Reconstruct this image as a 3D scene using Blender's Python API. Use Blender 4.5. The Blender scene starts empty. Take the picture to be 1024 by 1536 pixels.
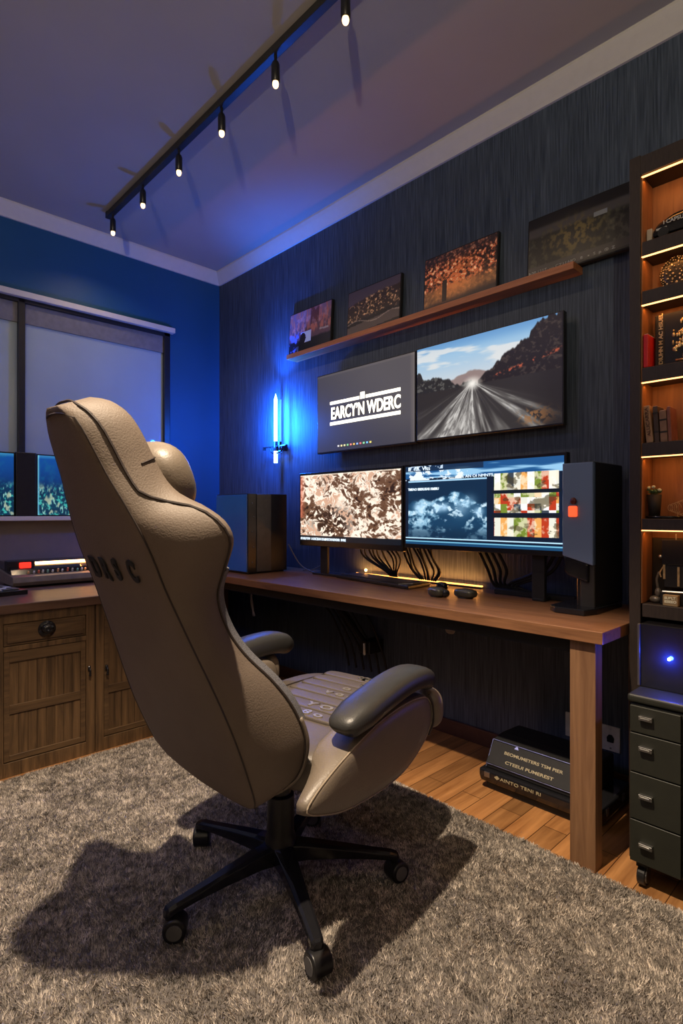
import bpy, bmesh, math, random
import numpy as np
from mathutils import Vector, Matrix
random.seed(7)
SC = bpy.context.scene
COL = SC.collection
PI = math.pi

# ---------------------------------------------------------------- camera, world, light levels
cam = bpy.data.cameras.new('camera')
cam.sensor_fit = 'HORIZONTAL'; cam.sensor_width = 36.0; cam.lens = 36*835/1024
cam.shift_y = 2/1024; cam.clip_start = .02
camo = bpy.data.objects.new('camera', cam); COL.objects.link(camo)
camo.location = (3.82, -2.34, 1.11); camo.rotation_euler = (PI/2, 0, math.radians(46.15))
SC.camera = camo
W = bpy.data.worlds.new('night'); SC.world = W; W.use_nodes = True
W.node_tree.nodes['Background'].inputs[0].default_value = (.02, .035, .09, 1)
W.node_tree.nodes['Background'].inputs[1].default_value = .25
vs = SC.view_settings
vs.view_transform = 'Standard'; vs.look = 'None'; vs.exposure = 0.0; vs.gamma = 1.0
vs.use_curve_mapping = False

def light(name, kind, loc, power, color, size=.03, rot=(0, 0, 0), parent=None, **kw):
    d = bpy.data.lights.new(name, kind); d.energy = power; d.color = color
    if kind == 'AREA':
        d.shape = 'RECTANGLE'; d.size = size; d.size_y = kw.pop('size_y', size)
    else:
        d.shadow_soft_size = size
    for k, v in kw.items(): setattr(d, k, v)
    o = bpy.data.objects.new(name, d); COL.objects.link(o); o.location = loc; o.rotation_euler = rot
    if parent: o.parent = parent
    return o
WARM = (1.0, .72, .45)
ORANGE = (1.0, .36, .07)
BLUE = (.01, .15, 1.0)
KEY_W = 490       # ceiling spotlight over the chair
TRACK_W = 4.5      # each track bulb
BULB = 4.5
SWORD_W = 34.0
UPFILL_W = 200  # added warm fill for the ceiling
ROOM_H = 2.976

# added fill lights out of view, one warm and one cool, flush with the ceiling
light('warm_fill_light', 'AREA', (4.55, -2.6, ROOM_H-.02), 3, (1, .84, .70), 1.0, size_y=1.0)
light('cool_fill_light', 'AREA', (1.0, -3.4, ROOM_H-.02), 17, (.48, .45, 1.0), 1.0, size_y=.8)

# ---------------------------------------------------------------- materials
def srgb(c):
    c = np.asarray(c, float)/255.0
    return np.where(c <= .04045, c/12.92, ((c+.055)/1.055)**2.4)
_m = {}
def new_mat(name):
    m = bpy.data.materials.new(name); m.use_nodes = True
    return m, m.node_tree.nodes, m.node_tree.links, m.node_tree.nodes['Principled BSDF']
def mat(name, col, rough=.5, metal=0, var=.12, scale=30, bump=0, bscale=200, coat=0, stretch=(1, 1, 1), emis=None, es=0, spec=.5):
    if name in _m: return _m[name]
    m, N, L, b = new_mat(name)
    tc = N.new('ShaderNodeTexCoord'); mp = N.new('ShaderNodeMapping'); L.new(tc.outputs['Object'], mp.inputs[0])
    mp.inputs['Scale'].default_value = stretch
    nz = N.new('ShaderNodeTexNoise'); nz.inputs['Scale'].default_value = scale; nz.inputs['Detail'].default_value = 4
    L.new(mp.outputs[0], nz.inputs[0])
    rp = N.new('ShaderNodeValToRGB'); c = np.array(col[:3])
    rp.color_ramp.elements[0].position = .3; rp.color_ramp.elements[1].position = .7
    rp.color_ramp.elements[0].color = (*np.clip(c*(1-var), 0, 1), 1); rp.color_ramp.elements[1].color = (*np.clip(c*(1+var), 0, 1), 1)
    L.new(nz.outputs[0], rp.inputs[0]); L.new(rp.outputs[0], b.inputs['Base Color'])
    b.inputs['Roughness'].default_value = rough; b.inputs['Metallic'].default_value = metal
    b.inputs['Specular IOR Level'].default_value = spec
    if coat: b.inputs['Coat Weight'].default_value = coat; b.inputs['Coat Roughness'].default_value = .04
    if bump:
        n2 = N.new('ShaderNodeTexNoise'); n2.inputs['Scale'].default_value = bscale; L.new(mp.outputs[0], n2.inputs[0])
        bp = N.new('ShaderNodeBump'); bp.inputs['Strength'].default_value = bump; bp.inputs['Distance'].default_value = .004
        L.new(n2.outputs[0], bp.inputs['Height']); L.new(bp.outputs[0], b.inputs['Normal'])
    if emis is not None:
        b.inputs['Emission Color'].default_value = (*emis, 1); b.inputs['Emission Strength'].default_value = es
    _m[name] = m
    return m
def wood(name, c1, c2, axis='X', scale=6, rough=.4, coat=0, plank=None):
    if name in _m: return _m[name]
    m, N, L, b = new_mat(name)
    tc = N.new('ShaderNodeTexCoord'); mp = N.new('ShaderNodeMapping'); L.new(tc.outputs['Object'], mp.inputs[0])
    s = {'X': (.6, 9, 9), 'Y': (9, .6, 9), 'Z': (9, 9, .6)}[axis]
    mp.inputs['Scale'].default_value = s
    nz = N.new('ShaderNodeTexNoise'); nz.inputs['Scale'].default_value = scale; nz.inputs['Detail'].default_value = 8
    nz.inputs['Roughness'].default_value = .62; nz.inputs['Distortion'].default_value = .6
    L.new(mp.outputs[0], nz.inputs[0])
    rp = N.new('ShaderNodeValToRGB')
    rp.color_ramp.elements[0].position = .32; rp.color_ramp.elements[1].position = .68
    rp.color_ramp.elements[0].color = (*c1, 1); rp.color_ramp.elements[1].color = (*c2, 1)
    L.new(nz.outputs[0], rp.inputs[0])
    out = rp.outputs[0]
    if plank:
        m2 = N.new('ShaderNodeMapping'); L.new(tc.outputs['Object'], m2.inputs[0])
        m2.inputs['Rotation'].default_value = (0, 0, plank[2])
        br = N.new('ShaderNodeTexBrick'); L.new(m2.outputs[0], br.inputs[0])
        br.inputs['Scale'].default_value = 1; br.inputs['Brick Width'].default_value = plank[0]; br.inputs['Row Height'].default_value = plank[1]
        br.inputs['Mortar Size'].default_value = .0015; br.inputs['Color1'].default_value = (.55, .55, .55, 1)
        br.inputs['Color2'].default_value = (1.15, 1.1, 1.05, 1); br.inputs['Mortar'].default_value = (.15, .12, .1, 1)
        mx = N.new('ShaderNodeMix'); mx.data_type = 'RGBA'; mx.blend_type = 'MULTIPLY'; mx.inputs[0].default_value = 1
        L.new(out, mx.inputs[6]); L.new(br.outputs[0], mx.inputs[7]); out = mx.outputs[2]
    L.new(out, b.inputs['Base Color'])
    b.inputs['Roughness'].default_value = rough
    if coat: b.inputs['Coat Weight'].default_value = coat; b.inputs['Coat Roughness'].default_value = .15
    bp = N.new('ShaderNodeBump'); bp.inputs['Strength'].default_value = .15; bp.inputs['Distance'].default_value = .002
    L.new(nz.outputs[0], bp.inputs['Height']); L.new(bp.outputs[0], b.inputs['Normal'])
    _m[name] = m
    return m
def glow(name, col, s):
    if name in _m: return _m[name]
    m, N, L, b = new_mat(name)
    b.inputs['Base Color'].default_value = (*[min(1, x) for x in col], 1)
    b.inputs['Emission Color'].default_value = (*col, 1); b.inputs['Emission Strength'].default_value = s
    _m[name] = m
    return m
def attr_mat(name, emit, base=1.0, rough=.35, coat=0):
    m, N, L, b = new_mat(name)
    a = N.new('ShaderNodeAttribute'); a.attribute_name = 'picture'
    if emit:
        b.inputs['Base Color'].default_value = (.01, .01, .01, 1)
        L.new(a.outputs[0], b.inputs['Emission Color']); b.inputs['Emission Strength'].default_value = emit
    else:
        L.new(a.outputs[0], b.inputs['Base Color'])
    b.inputs['Roughness'].default_value = rough
    return m

M_CEIL = mat('ceiling_paint', (.40, .385, .37), .9, var=.03, scale=3)
M_CROWN = mat('crown_paint', (.62, .60, .58), .6, var=.02)
M_NAVY = mat('navy_wall_paint', (.010, .085, .21), .55, var=.06, scale=2)
M_BLK = mat('black_plastic', (.012, .012, .013), .35, var=.2)
M_BLKM = mat('matte_black', (.010, .010, .011), .7, var=.2)
M_BLKG = mat('black_gloss', (.012, .012, .014), .12, var=.1)
M_METAL = mat('steel', (.55, .55, .55), .3, 1)
M_LETTER = mat('letter_gold', (.42, .36, .22), .5)
M_GOLD = mat('antique_gold', (.75, .58, .30), .35, .8, var=.3, scale=60)
M_WHITE = mat('white_plastic', (.6, .6, .58), .4, var=.05)
M_GREY = mat('grey_plastic', (.11, .105, .10), .55)
M_DESK = wood('desk_walnut', (.14, .062, .028), (.30, .14, .065), 'X', 5, .38, .12)
M_DESKZ = wood('desk_leg_walnut', (.14, .068, .034), (.27, .145, .072), 'Z', 4, .5)
M_LEDGE = wood('ledge_wood', (.30, .10, .035), (.50, .20, .08), 'X', 5, .45)
M_CABX = wood('cabinet_oak_h', (.060, .033, .016), (.155, .090, .042), 'Y', 6, .5)
M_CABZ = wood('cabinet_oak_v', (.048, .027, .013), (.185, .105, .048), 'Z', 5, .5)
M_CABT = wood('cabinet_top_wood', (.10, .055, .04), (.17, .095, .065), 'Y', 5, .35)
M_SHELFB = wood('shelf_back_wood', (.16, .062, .022), (.32, .14, .055), 'Z', 4, .5)
M_SHELF = mat('shelf_dark_wood', (.030, .021, .017), .5, var=.25, stretch=(8, 8, 1))
M_FLOOR = wood('floor_boards', (.28, .12, .04), (.55, .27, .10), 'Y', 3.5, .38, .1, plank=(.9, .085, PI/2))
M_TAUPE = mat('taupe_leather', (.138, .106, .082), .62, var=.07, scale=9, bump=.25, bscale=260)
M_TAUPE2 = mat('taupe_smooth_leather', (.160, .130, .100), .42, var=.07, scale=12, bump=.15, bscale=220)
M_TAUPE3 = mat('seat_leather', (.098, .080, .062), .45, var=.07, scale=12, bump=.15, bscale=220)
M_SEAM = mat('seam_piping', (.035, .025, .022), .6)
M_PADG = mat('grey_arm_leather', (.030, .0295, .029), .40, var=.06, bump=.12, bscale=300)
M_CART = mat('olive_black_metal', (.016, .017, .012), .5, var=.12)

def grasscloth():
    m, N, L, b = new_mat('grasscloth')
    tc = N.new('ShaderNodeTexCoord'); mp = N.new('ShaderNodeMapping'); L.new(tc.outputs['Object'], mp.inputs[0])
    mp.inputs['Scale'].default_value = (160, 160, 5)
    nz = N.new('ShaderNodeTexNoise'); nz.inputs['Scale'].default_value = 1; nz.inputs['Detail'].default_value = 5
    L.new(mp.outputs[0], nz.inputs[0])
    mp2 = N.new('ShaderNodeMapping'); L.new(tc.outputs['Object'], mp2.inputs[0]); mp2.inputs['Scale'].default_value = (22, 22, .5)
    n2 = N.new('ShaderNodeTexNoise'); n2.inputs['Scale'].default_value = 1; n2.inputs['Detail'].default_value = 3
    L.new(mp2.outputs[0], n2.inputs[0])
    ad = N.new('ShaderNodeMath'); ad.operation = 'MULTIPLY_ADD'; ad.inputs[1].default_value = .8
    L.new(nz.outputs[0], ad.inputs[0])
    m3 = N.new('ShaderNodeMath'); m3.operation = 'MULTIPLY'; m3.inputs[1].default_value = .2
    L.new(n2.outputs[0], m3.inputs[0]); L.new(m3.outputs[0], ad.inputs[2])
    rp = N.new('ShaderNodeValToRGB'); rp.color_ramp.elements[0].position = .36; rp.color_ramp.elements[1].position = .66
    rp.color_ramp.elements[0].color = (.022, .036, .062, 1); rp.color_ramp.elements[1].color = (.085, .115, .168, 1)
    L.new(ad.outputs[0], rp.inputs[0]); L.new(rp.outputs[0], b.inputs['Base Color'])
    b.inputs['Roughness'].default_value = .6
    bp = N.new('ShaderNodeBump'); bp.inputs['Strength'].default_value = .4; bp.inputs['Distance'].default_value = .003
    L.new(nz.outputs[0], bp.inputs['Height']); L.new(bp.outputs[0], b.inputs['Normal'])
    return m
M_CLOTH = grasscloth()

# ---------------------------------------------------------------- mesh helpers
def box(bm, x0, x1, y0, y1, z0, z1, bev=0):
    r = bmesh.ops.create_cube(bm, size=1)
    bmesh.ops.transform(bm, matrix=Matrix.Translation(((x0+x1)/2, (y0+y1)/2, (z0+z1)/2)) @ Matrix.Diagonal((abs(x1-x0), abs(y1-y0), abs(z1-z0), 1)), verts=r['verts'])
    if bev:
        es = list({e for v in r['verts'] for e in v.link_edges})
        r2 = bmesh.ops.bevel(bm, geom=es, offset=bev, segments=2, affect='EDGES', profile=.6)
    return r['verts']
def cyl(bm, p0, p1, r0, r1=None, n=20, caps=True):
    r1 = r0 if r1 is None else r1
    p0 = Vector(p0); p1 = Vector(p1); d = p1-p0
    q = d.to_track_quat('Z', 'Y').to_matrix().to_4x4()
    bmesh.ops.create_cone(bm, cap_ends=caps, segments=n, radius1=r0, radius2=r1, depth=d.length, matrix=Matrix.Translation((p0+p1)/2) @ q)
def sph(bm, c, r, n=16, m=10):
    r = (r, r, r) if not hasattr(r, '__len__') else r
    bmesh.ops.create_uvsphere(bm, u_segments=n, v_segments=m, radius=1, matrix=Matrix.Translation(c) @ Matrix.Diagonal((*r, 1)))
def catmull(pts, k=6):
    P = [Vector(p) for p in pts]; P = [2*P[0]-P[1]]+P+[2*P[-1]-P[-2]]; out = []
    for i in range(1, len(P)-2):
        for j in range(k):
            t = j/k; a, b, c, d = P[i-1:i+3]
            out.append(.5*((2*b)+(c-a)*t+(2*a-5*b+4*c-d)*t*t+(3*b-a-3*c+d)*t**3))
    out.append(P[-2]); return out
def tube(bm, pts, r, n=8, smooth=0, closed=False):
    P = catmull(pts, smooth) if smooth else [Vector(p) for p in pts]
    rings = []; prev = None
    for i, p in enumerate(P):
        t = (P[min(i+1, len(P)-1)]-P[max(i-1, 0)])
        if t.length < 1e-9: t = Vector((0, 0, 1))
        t.normalize()
        if prev is None:
            a = Vector((0, 0, 1)) if abs(t.z) < .9 else Vector((1, 0, 0))
            u = t.cross(a).normalized()
        else:
            u = (prev-t*prev.dot(t)).normalized()
        prev = u; v = t.cross(u); rr = r(i/(len(P)-1)) if callable(r) else r
        rings.append([bm.verts.new(p+(u*math.cos(2*PI*k/n)+v*math.sin(2*PI*k/n))*rr) for k in range(n)])
    for a, b in zip(rings, rings[1:]):
        for k in range(n): bm.faces.new((a[k], a[(k+1) % n], b[(k+1) % n], b[k]))
    bm.faces.new(rings[0][::-1]); bm.faces.new(rings[-1])
def loft(bm, rings, caps=True):
    R = [[bm.verts.new(p) for p in r] for r in rings]; n = len(R[0])
    for a, b in zip(R, R[1:]):
        for k in range(n): bm.faces.new((a[k], a[(k+1) % n], b[(k+1) % n], b[k]))
    if caps: bm.faces.new(R[0][::-1]); bm.faces.new(R[-1])
def prism(bm, pts, axis, a, b):
    def mk(p, t): return {'X': (t, p[0], p[1]), 'Y': (p[0], t, p[1]), 'Z': (p[0], p[1], t)}[axis]
    A = [bm.verts.new(mk(p, a)) for p in pts]; B = [bm.verts.new(mk(p, b)) for p in pts]; n = len(pts)
    bm.faces.new(A); bm.faces.new(B[::-1])
    for i in range(n): bm.faces.new((A[i], B[i], B[(i+1) % n], A[(i+1) % n]))
def puff(bm, c, s, e=.5, n=28, m=18, mtx=None):
    """rounded cushion: superellipsoid, e small = boxier"""
    def f(w, k): return math.copysign(abs(w)**k, w)
    rings = []
    for j in range(m+1):
        v = -PI/2+PI*j/m
        v = max(min(v, PI/2-.02), -PI/2+.02)
        ring = []
        for i in range(n):
            u = 2*PI*i/n
            p = Vector((f(math.cos(v), e)*f(math.cos(u), e)*s[0], f(math.cos(v), e)*f(math.sin(u), e)*s[1], f(math.sin(v), e)*s[2]))+Vector(c)
            ring.append(mtx @ p if mtx else p)
        rings.append(ring)
    loft(bm, rings)
def lathe(bm, prof, c=(0, 0, 0), n=28, axis='Z'):
    rings = []
    for r, z in prof:
        ring = []
        for k in range(n):
            a = 2*PI*k/n; q = (r*math.cos(a), r*math.sin(a), z)
            if axis == 'Y': q = (q[0], -q[2], q[1])
            ring.append(Vector(q)+Vector(c))
        rings.append(ring)
    loft(bm, rings)
def obj(name, bm, m, parent=None, smooth=False, bev=0, label=None, sub=0):
    bmesh.ops.recalc_face_normals(bm, faces=bm.faces)
    me = bpy.data.meshes.new(name); bm.to_mesh(me); bm.free(); me.materials.append(m)
    if smooth: me.shade_smooth()
    o = bpy.data.objects.new(name, me); COL.objects.link(o)
    if parent: o.parent = parent
    if bev:
        md = o.modifiers.new('bevel', 'BEVEL'); md.width = bev; md.segments = 3; md.limit_method = 'ANGLE'; md.angle_limit = math.radians(40)
    if sub:
        md = o.modifiers.new('sub', 'SUBSURF'); md.levels = md.render_levels = sub
    if smooth and bev:
        md = o.modifiers.new('wn', 'WEIGHTED_NORMAL')
    if label: o['label'] = label
    return o
def B(): return bmesh.new()
def bxo(name, m, parent, *a, bev=.002, **k):
    bm = B(); box(bm, *a); return obj(name, bm, m, parent, bev=bev, **k)
def tag(o, label, cat, group=None):
    o['label'] = label; o['category'] = cat
    if group: o['group'] = group
    return o
def thing(name, label, cat, loc=(0, 0, 0), rz=0, group=None):
    o = bpy.data.objects.new(name, None); COL.objects.link(o); o.location = loc; o.rotation_euler = (0, 0, rz)
    o.empty_display_size = .05
    return tag(o, label, cat, group)
def struct(name, bm, m, parent=None, **k):
    o = obj(name, bm, m, parent, **k)
    if not parent: o['kind'] = 'structure'
    return o
def dup(root, loc, rz=None, label=None):
    r = root.copy(); COL.objects.link(r); r.location = loc
    if rz is not None: r.rotation_euler = (0, 0, rz)
    if label: r['label'] = label
    for ch in list(root.children):
        c = ch.copy(); COL.objects.link(c); c.parent = r
        for g in list(ch.children):
            d = g.copy(); COL.objects.link(d); d.parent = c
    return r
def text(name, s, size, m, parent, origin, ux, uy, ext=.0008, sx=1.0, align='LEFT', bold=0, label=None):
    """lettering as thin solid glyphs; ux = reading direction, uy = up direction of the letters"""
    cu = bpy.data.curves.new('glyphs', 'FONT'); cu.body = s; cu.size = size; cu.extrude = ext; cu.align_x = align; cu.offset = bold
    t = bpy.data.objects.new('glyphs', cu); COL.objects.link(t)
    bpy.context.view_layer.update()
    me = bpy.data.meshes.new_from_object(t.evaluated_get(bpy.context.evaluated_depsgraph_get()))
    bpy.data.objects.remove(t); bpy.data.curves.remove(cu)
    ux = Vector(ux).normalized(); uy = Vector(uy).normalized(); n = ux.cross(uy)
    mt = Matrix((( ux.x*sx, uy.x, n.x, origin[0]), (ux.y*sx, uy.y, n.y, origin[1]), (ux.z*sx, uy.z, n.z, origin[2]), (0, 0, 0, 1)))
    me.transform(mt); me.materials.clear(); me.materials.append(m); me.name = name
    o = bpy.data.objects.new(name, me); COL.objects.link(o)
    if parent: o.parent = parent
    if label: o['label'] = label
    return o

# ---------------------------------------------------------------- picture painting (procedural, numpy)
def vnoise(x, y, seed):
    xi = np.floor(x).astype(np.int64); yi = np.floor(y).astype(np.int64); xf = x-xi; yf = y-yi
    def h(a, b):
        n = (a*374761393+b*668265263+seed*974634777) & 0x7fffffff
        n = ((n ^ (n >> 13))*1274126177) & 0x7fffffff
        return ((n ^ (n >> 16)) & 0xffff)/65535.0
    u = xf*xf*(3-2*xf); v = yf*yf*(3-2*yf)
    return (h(xi, yi)*(1-u)+h(xi+1, yi)*u)*(1-v)+(h(xi, yi+1)*(1-u)+h(xi+1, yi+1)*u)*v
def fbm(x, y, seed=1, o=4):
    s = 0; a = .5; t = 0
    for i in range(o):
        c, d = math.cos(.6+1.1*i), math.sin(.6+1.1*i); f = 2**i
        s = s+a*vnoise((x*c-y*d)*f, (x*d+y*c)*f, seed+i*17); t += a; a *= .55
    return s/t
def mixc(img, mask, col):
    m = np.clip(mask, 0, 1)[..., None]
    return img*(1-m)+np.asarray(col, float)*m
def sstep(a, b, x):
    t = np.clip((x-a)/(b-a), 0, 1); return t*t*(3-2*t)
def picture(name, origin, ux, uz, w, h, fn, parent, nx=200, ny=140, emit=0, gain=1.0, rough=.3, label=None):
    U, V = np.meshgrid((np.arange(nx)+.5)/nx, (np.arange(ny)+.5)/ny)
    img = fn(U, V)                       # ny, nx, 3 in 0..255, V up
    lin = srgb(np.clip(img, 0, 255))*gain
    gx, gy = np.meshgrid(np.linspace(0, w, nx+1), np.linspace(0, h, ny+1))
    o3 = np.array(origin); co = o3+gx[..., None]*np.array(ux)+gy[..., None]*np.array(uz)
    me = bpy.data.meshes.new(name)
    idx = np.arange((nx+1)*(ny+1)).reshape(ny+1, nx+1)
    f = np.stack([idx[:-1, :-1], idx[:-1, 1:], idx[1:, 1:], idx[1:, :-1]], -1).reshape(-1, 4)
    me.vertices.add(co.shape[0]*co.shape[1]); me.vertices.foreach_set('co', co.reshape(-1).astype(np.float32))
    me.loops.add(f.size); me.loops.foreach_set('vertex_index', f.reshape(-1).astype(np.int32))
    me.polygons.add(len(f)); me.polygons.foreach_set('loop_start', np.arange(0, f.size, 4).astype(np.int32))
    me.update(); me.validate()
    at = me.color_attributes.new('picture', 'FLOAT_COLOR', 'CORNER')
    c = np.ones((ny*nx, 4, 4), np.float32); c[..., :3] = lin.reshape(-1, 1, 3)
    at.data.foreach_set('color', c.reshape(-1))
    me.materials.append(attr_mat(name+'_image', emit, rough=rough))
    o = bpy.data.objects.new(name, me); COL.objects.link(o)
    if parent: o.parent = parent
    if label: o['label'] = label
    return o

# ================================================================= ROOM SHELL
RX, RY, T = 5.3, -4.7, .12
bm = B(); box(bm, -T, RX+T, RY-T, T, -.1, 0); struct('floor', bm, M_FLOOR)
bm = B(); box(bm, -T, RX+T, RY-T, T, ROOM_H, ROOM_H+.1); struct('ceiling', bm, M_CEIL)
bm = B(); box(bm, 0, RX, 0, T, 0, ROOM_H); struct('wall_back', bm, M_CLOTH)
WY0, WY1, WZ0, WZ1 = -2.55, -.42, 1.09, 2.43
bm = B()
box(bm, -T, 0, RY, WY0, 0, ROOM_H); box(bm, -T, 0, WY1, T, 0, ROOM_H)
box(bm, -T, 0, WY0, WY1, 0, WZ0); box(bm, -T, 0, WY0, WY1, WZ1, ROOM_H)
struct('wall_left', bm, M_NAVY)
M_PLAIN = mat('far_wall_paint', (.16, .14, .125), .8, var=.03)
bm = B(); box(bm, RX, RX+T, RY, T, 0, ROOM_H); struct('wall_right', bm, M_PLAIN)
bm = B(); box(bm, 0, RX, RY-T, RY, 0, ROOM_H); struct('wall_front', bm, M_PLAIN)
# crown moulding
cp = [(0, 2.892), (-.012, 2.892), (-.02, 2.905), (-.05, 2.945), (-.062, 2.965), (-.062, ROOM_H), (0, ROOM_H)]
bm = B(); prism(bm, cp, 'X', 0, RX); struct('trim_1', bm, M_CROWN)
bm = B(); prism(bm, [(-a, b) for a, b in cp], 'Y', RY, -.0); struct('trim_2', bm, M_CROWN)
M_BASEB = mat('baseboard_wood', (.085, .035, .022), .5)
bm = B(); box(bm, 0, RX, -.015, 0, 0, .075); struct('baseboard_back', bm, M_BASEB, bev=.003)
# grey panel between worktop and sill
bm = B(); box(bm, 0, .012, -2.55, -.44, .73, 1.065)
struct('trim_3', bm, mat('grey_splash_panel', (.20, .17, .17), .6, var=.04))

# window
M_FRAME = mat('window_frame_black', (.012, .013, .016), .4)
M_BLIND = mat('blind_fabric', (.33, .42, .47), .55, var=.05, scale=4, coat=.35)
win = bpy.data.objects.new('window_1', None); COL.objects.link(win); win.location = (0, -1.4, 1.1); win['kind'] = 'structure'
def inwin(o): o.parent = win; o.matrix_parent_inverse = Matrix.Translation((0, 1.4, -1.1)); return o
def addwin(name, bm, m, **k): return inwin(obj(name, bm, m, **k))
bm = B()
for a in ((-.08, .012, WY1-.045, WY1, WZ0, WZ1), (-.08, .012, WY0, WY0+.045, WZ0, WZ1), (-.08, .012, WY0, WY1, WZ1-.03, WZ1), (-.08, .012, WY0, WY1, WZ0, WZ0+.03)):
    box(bm, *a)
addwin('window_frame', bm, M_FRAME, bev=.003)
bm = B(); box(bm, -.03, .012, -1.409, -1.371, WZ0, WZ1); addwin('mullion', bm, M_FRAME, bev=.003)
bm = B(); box(bm, -.024, -.018, WY0+.04, -1.41, 1.10, WZ1-.01); addwin('roller_blind', bm, M_BLIND)
bm = B(); box(bm, -.024, -.018, -1.37, WY1-.044, 1.10, WZ1-.01); addwin('roller_blind', bm, M_BLIND)
bm = B(); box(bm, -.018, -.006, -1.37, WY1-.044, 2.28, WZ1-.03); addwin('blind_valance', bm, mat('valance_fabric', (.17, .17, .185), .7))
bm = B(); box(bm, -.018, -.006, WY0+.04, -1.41, 2.28, WZ1-.03); addwin('blind_valance', bm, mat('valance_fabric', (.17, .17, .185), .7))
bm = B(); box(bm, -.02, .045, WY0-.03, -.395, 2.425, 2.462); addwin('head_rail', bm, M_CROWN, bev=.004)
bm = B(); box(bm, -.1, .10, WY0-.03, -.40, 1.065, 1.092); addwin('window_sill', bm, M_CROWN, bev=.004)
bm = B(); box(bm, -.1, -.095, WY0, WY1, WZ0, WZ1); addwin('night_pane', bm, mat('night_glass', (.01, .012, .02), .08))

# ================================================================= RUG
rug = thing('shag_rug', 'large grey beige shag rug under the swivel chair', 'rug')
M_RUGB = mat('rug_backing', (.13, .115, .105), .95, var=.2, scale=60)
bxo('backing', M_RUGB, rug, 1.215, 4.35, -3.2, -.600, 0, .008)
def pile():
    rs = np.random.RandomState(3); n = 520000
    x = rs.uniform(1.20, 4.0, n); y = rs.uniform(-2.45, -.592, n)
    # denser where the camera-side floor shows
    fx = fbm(x*9, y*9, 5, 3)-.5; fy = fbm(x*9+40, y*9+7, 9, 3)-.5
    fx2 = fbm(x*45, y*45, 25, 2)-.5; fy2 = fbm(x*45+40, y*45+7, 29, 2)-.5
    hgt = .007+.006*fbm(x*30, y*30, 13, 2)+rs.uniform(-.002, .003, n)
    edge = np.minimum.reduce([x-1.20, -.592-y]); hgt *= .55+.45*np.clip(edge/.02, 0, 1)
    lx = (fx*1.0+fx2*1.0+rs.normal(0, .38, n))*hgt; ly = (fy*1.0+fy2*1.0+rs.normal(0, .38, n))*hgt
    a = rs.uniform(0, 2*PI, n); wd = rs.uniform(.0012, .0022, n)
    dx = np.cos(a)*wd; dy = np.sin(a)*wd; z0 = np.full(n, .006)
    co = np.stack([np.stack([x-dx, y-dy, z0], -1), np.stack([x+dx, y+dy, z0], -1), np.stack([x+lx, y+ly, z0+hgt], -1)], 1)
    me = bpy.data.meshes.new('pile')
    me.vertices.add(3*n); me.vertices.foreach_set('co', co.reshape(-1).astype(np.float32))
    me.loops.add(3*n); me.loops.foreach_set('vertex_index', np.arange(3*n, dtype=np.int32))
    me.polygons.add(n); me.polygons.foreach_set('loop_start', np.arange(0, 3*n, 3, dtype=np.int32)); me.update()
    k = np.clip(.62+.55*(fbm(x*14, y*14, 31, 3)-.5)+1.3*(fbm(x*90, y*90, 37, 2)-.5)+rs.normal(0, .2, n), .15, 1.3)
    base = np.array([.66, .58, .50]); c = np.ones((n, 3, 4), np.float32)
    c[..., :3] = (k[:, None]*base)[:, None, :]
    at = me.color_attributes.new('picture', 'FLOAT_COLOR', 'CORNER'); at.data.foreach_set('color', c.reshape(-1))
    m = attr_mat('rug_yarn', 0, rough=.95); me.materials.append(m)
    o = bpy.data.objects.new('pile', me); COL.objects.link(o); o.parent = rug; o['kind'] = 'stuff'
pile()

# ================================================================= CABINETS under the window
def flip(pts): return [(a, b) for a, b in pts]
CX = 1.165
def cabinet(name, label, y0, y1, drawer):
    t = thing(name, label, 'cabinet', (0, 0, 0), 0, 'oak cabinets under the window')
    bm = B(); box(bm, .02, CX-.02, y0, y1, .02, .685); obj('body', bm, M_CABX, t)
    bm = B()
    box(bm, CX-.02, CX, y0, y0+.038, .0, .685); box(bm, CX-.02, CX, y1-.038, y1, .0, .685)
    box(bm, CX-.02, CX, y0+.038, y1-.038, 0, .06); box(bm, CX-.02, CX, y0+.038, y1-.038, .645, .685)
    if drawer: box(bm, CX-.02, CX, y0+.038, y1-.038, .527, .548)
    obj('face_frame', bm, M_CABZ, t, bev=.0015)
    a, b = y0+.040, y1-.040
    top = .643
    if drawer:
        bm = B(); box(bm, CX-.018, CX-.004, a, b, .551, .643); box(bm, CX-.005, CX+.001, a+.012, b-.012, .562, .630)
        d = obj('drawer', bm, M_CABX, t, bev=.0015)
        yc = (a+b)/2
        bm = B()
        cyl(bm, (CX, yc, .604), (CX+.004, yc, .604), .036, n=32); puff(bm, (CX+.004, yc+.004, .606), (.020, .028, .022), .95); cyl(bm, (CX+.01, yc, .598), (CX+.030, yc, .598), .008, .006)
        obj('cup_pull', bm, M_BLKG, d, smooth=True, label='round black cup pull')
        top = .525
    bm = B()
    fr = .042
    box(bm, CX-.018, CX-.002, a, a+fr*.5, .064, top); box(bm, CX-.018, CX-.002, b-fr*.5, b, .064, top)
    e = fr*.5
    box(bm, CX-.018, CX-.003, a+e, b-e, top-.045, top); box(bm, CX-.018, CX-.003, a+e, b-e, .064, .088)
    box(bm, CX-.018, CX-.003, a+e, b-e, .262, .300)
    dr = obj('door', bm, M_CABX, t, bev=.0015)
    bm = B()
    n = 8; yy = a+fr*.5; st = (b-a-fr)/n
    for i in range(n):
        for z0, z1 in ((.088, .262), (.300, top-.045)):
            box(bm, CX-.018, CX-.009+.0008*(i % 2), yy+i*st+.0008, yy+(i+1)*st-.0008, z0, z1)
    obj('door_panel', bm, M_CABZ, dr)
    return t, a, b, dr
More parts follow.
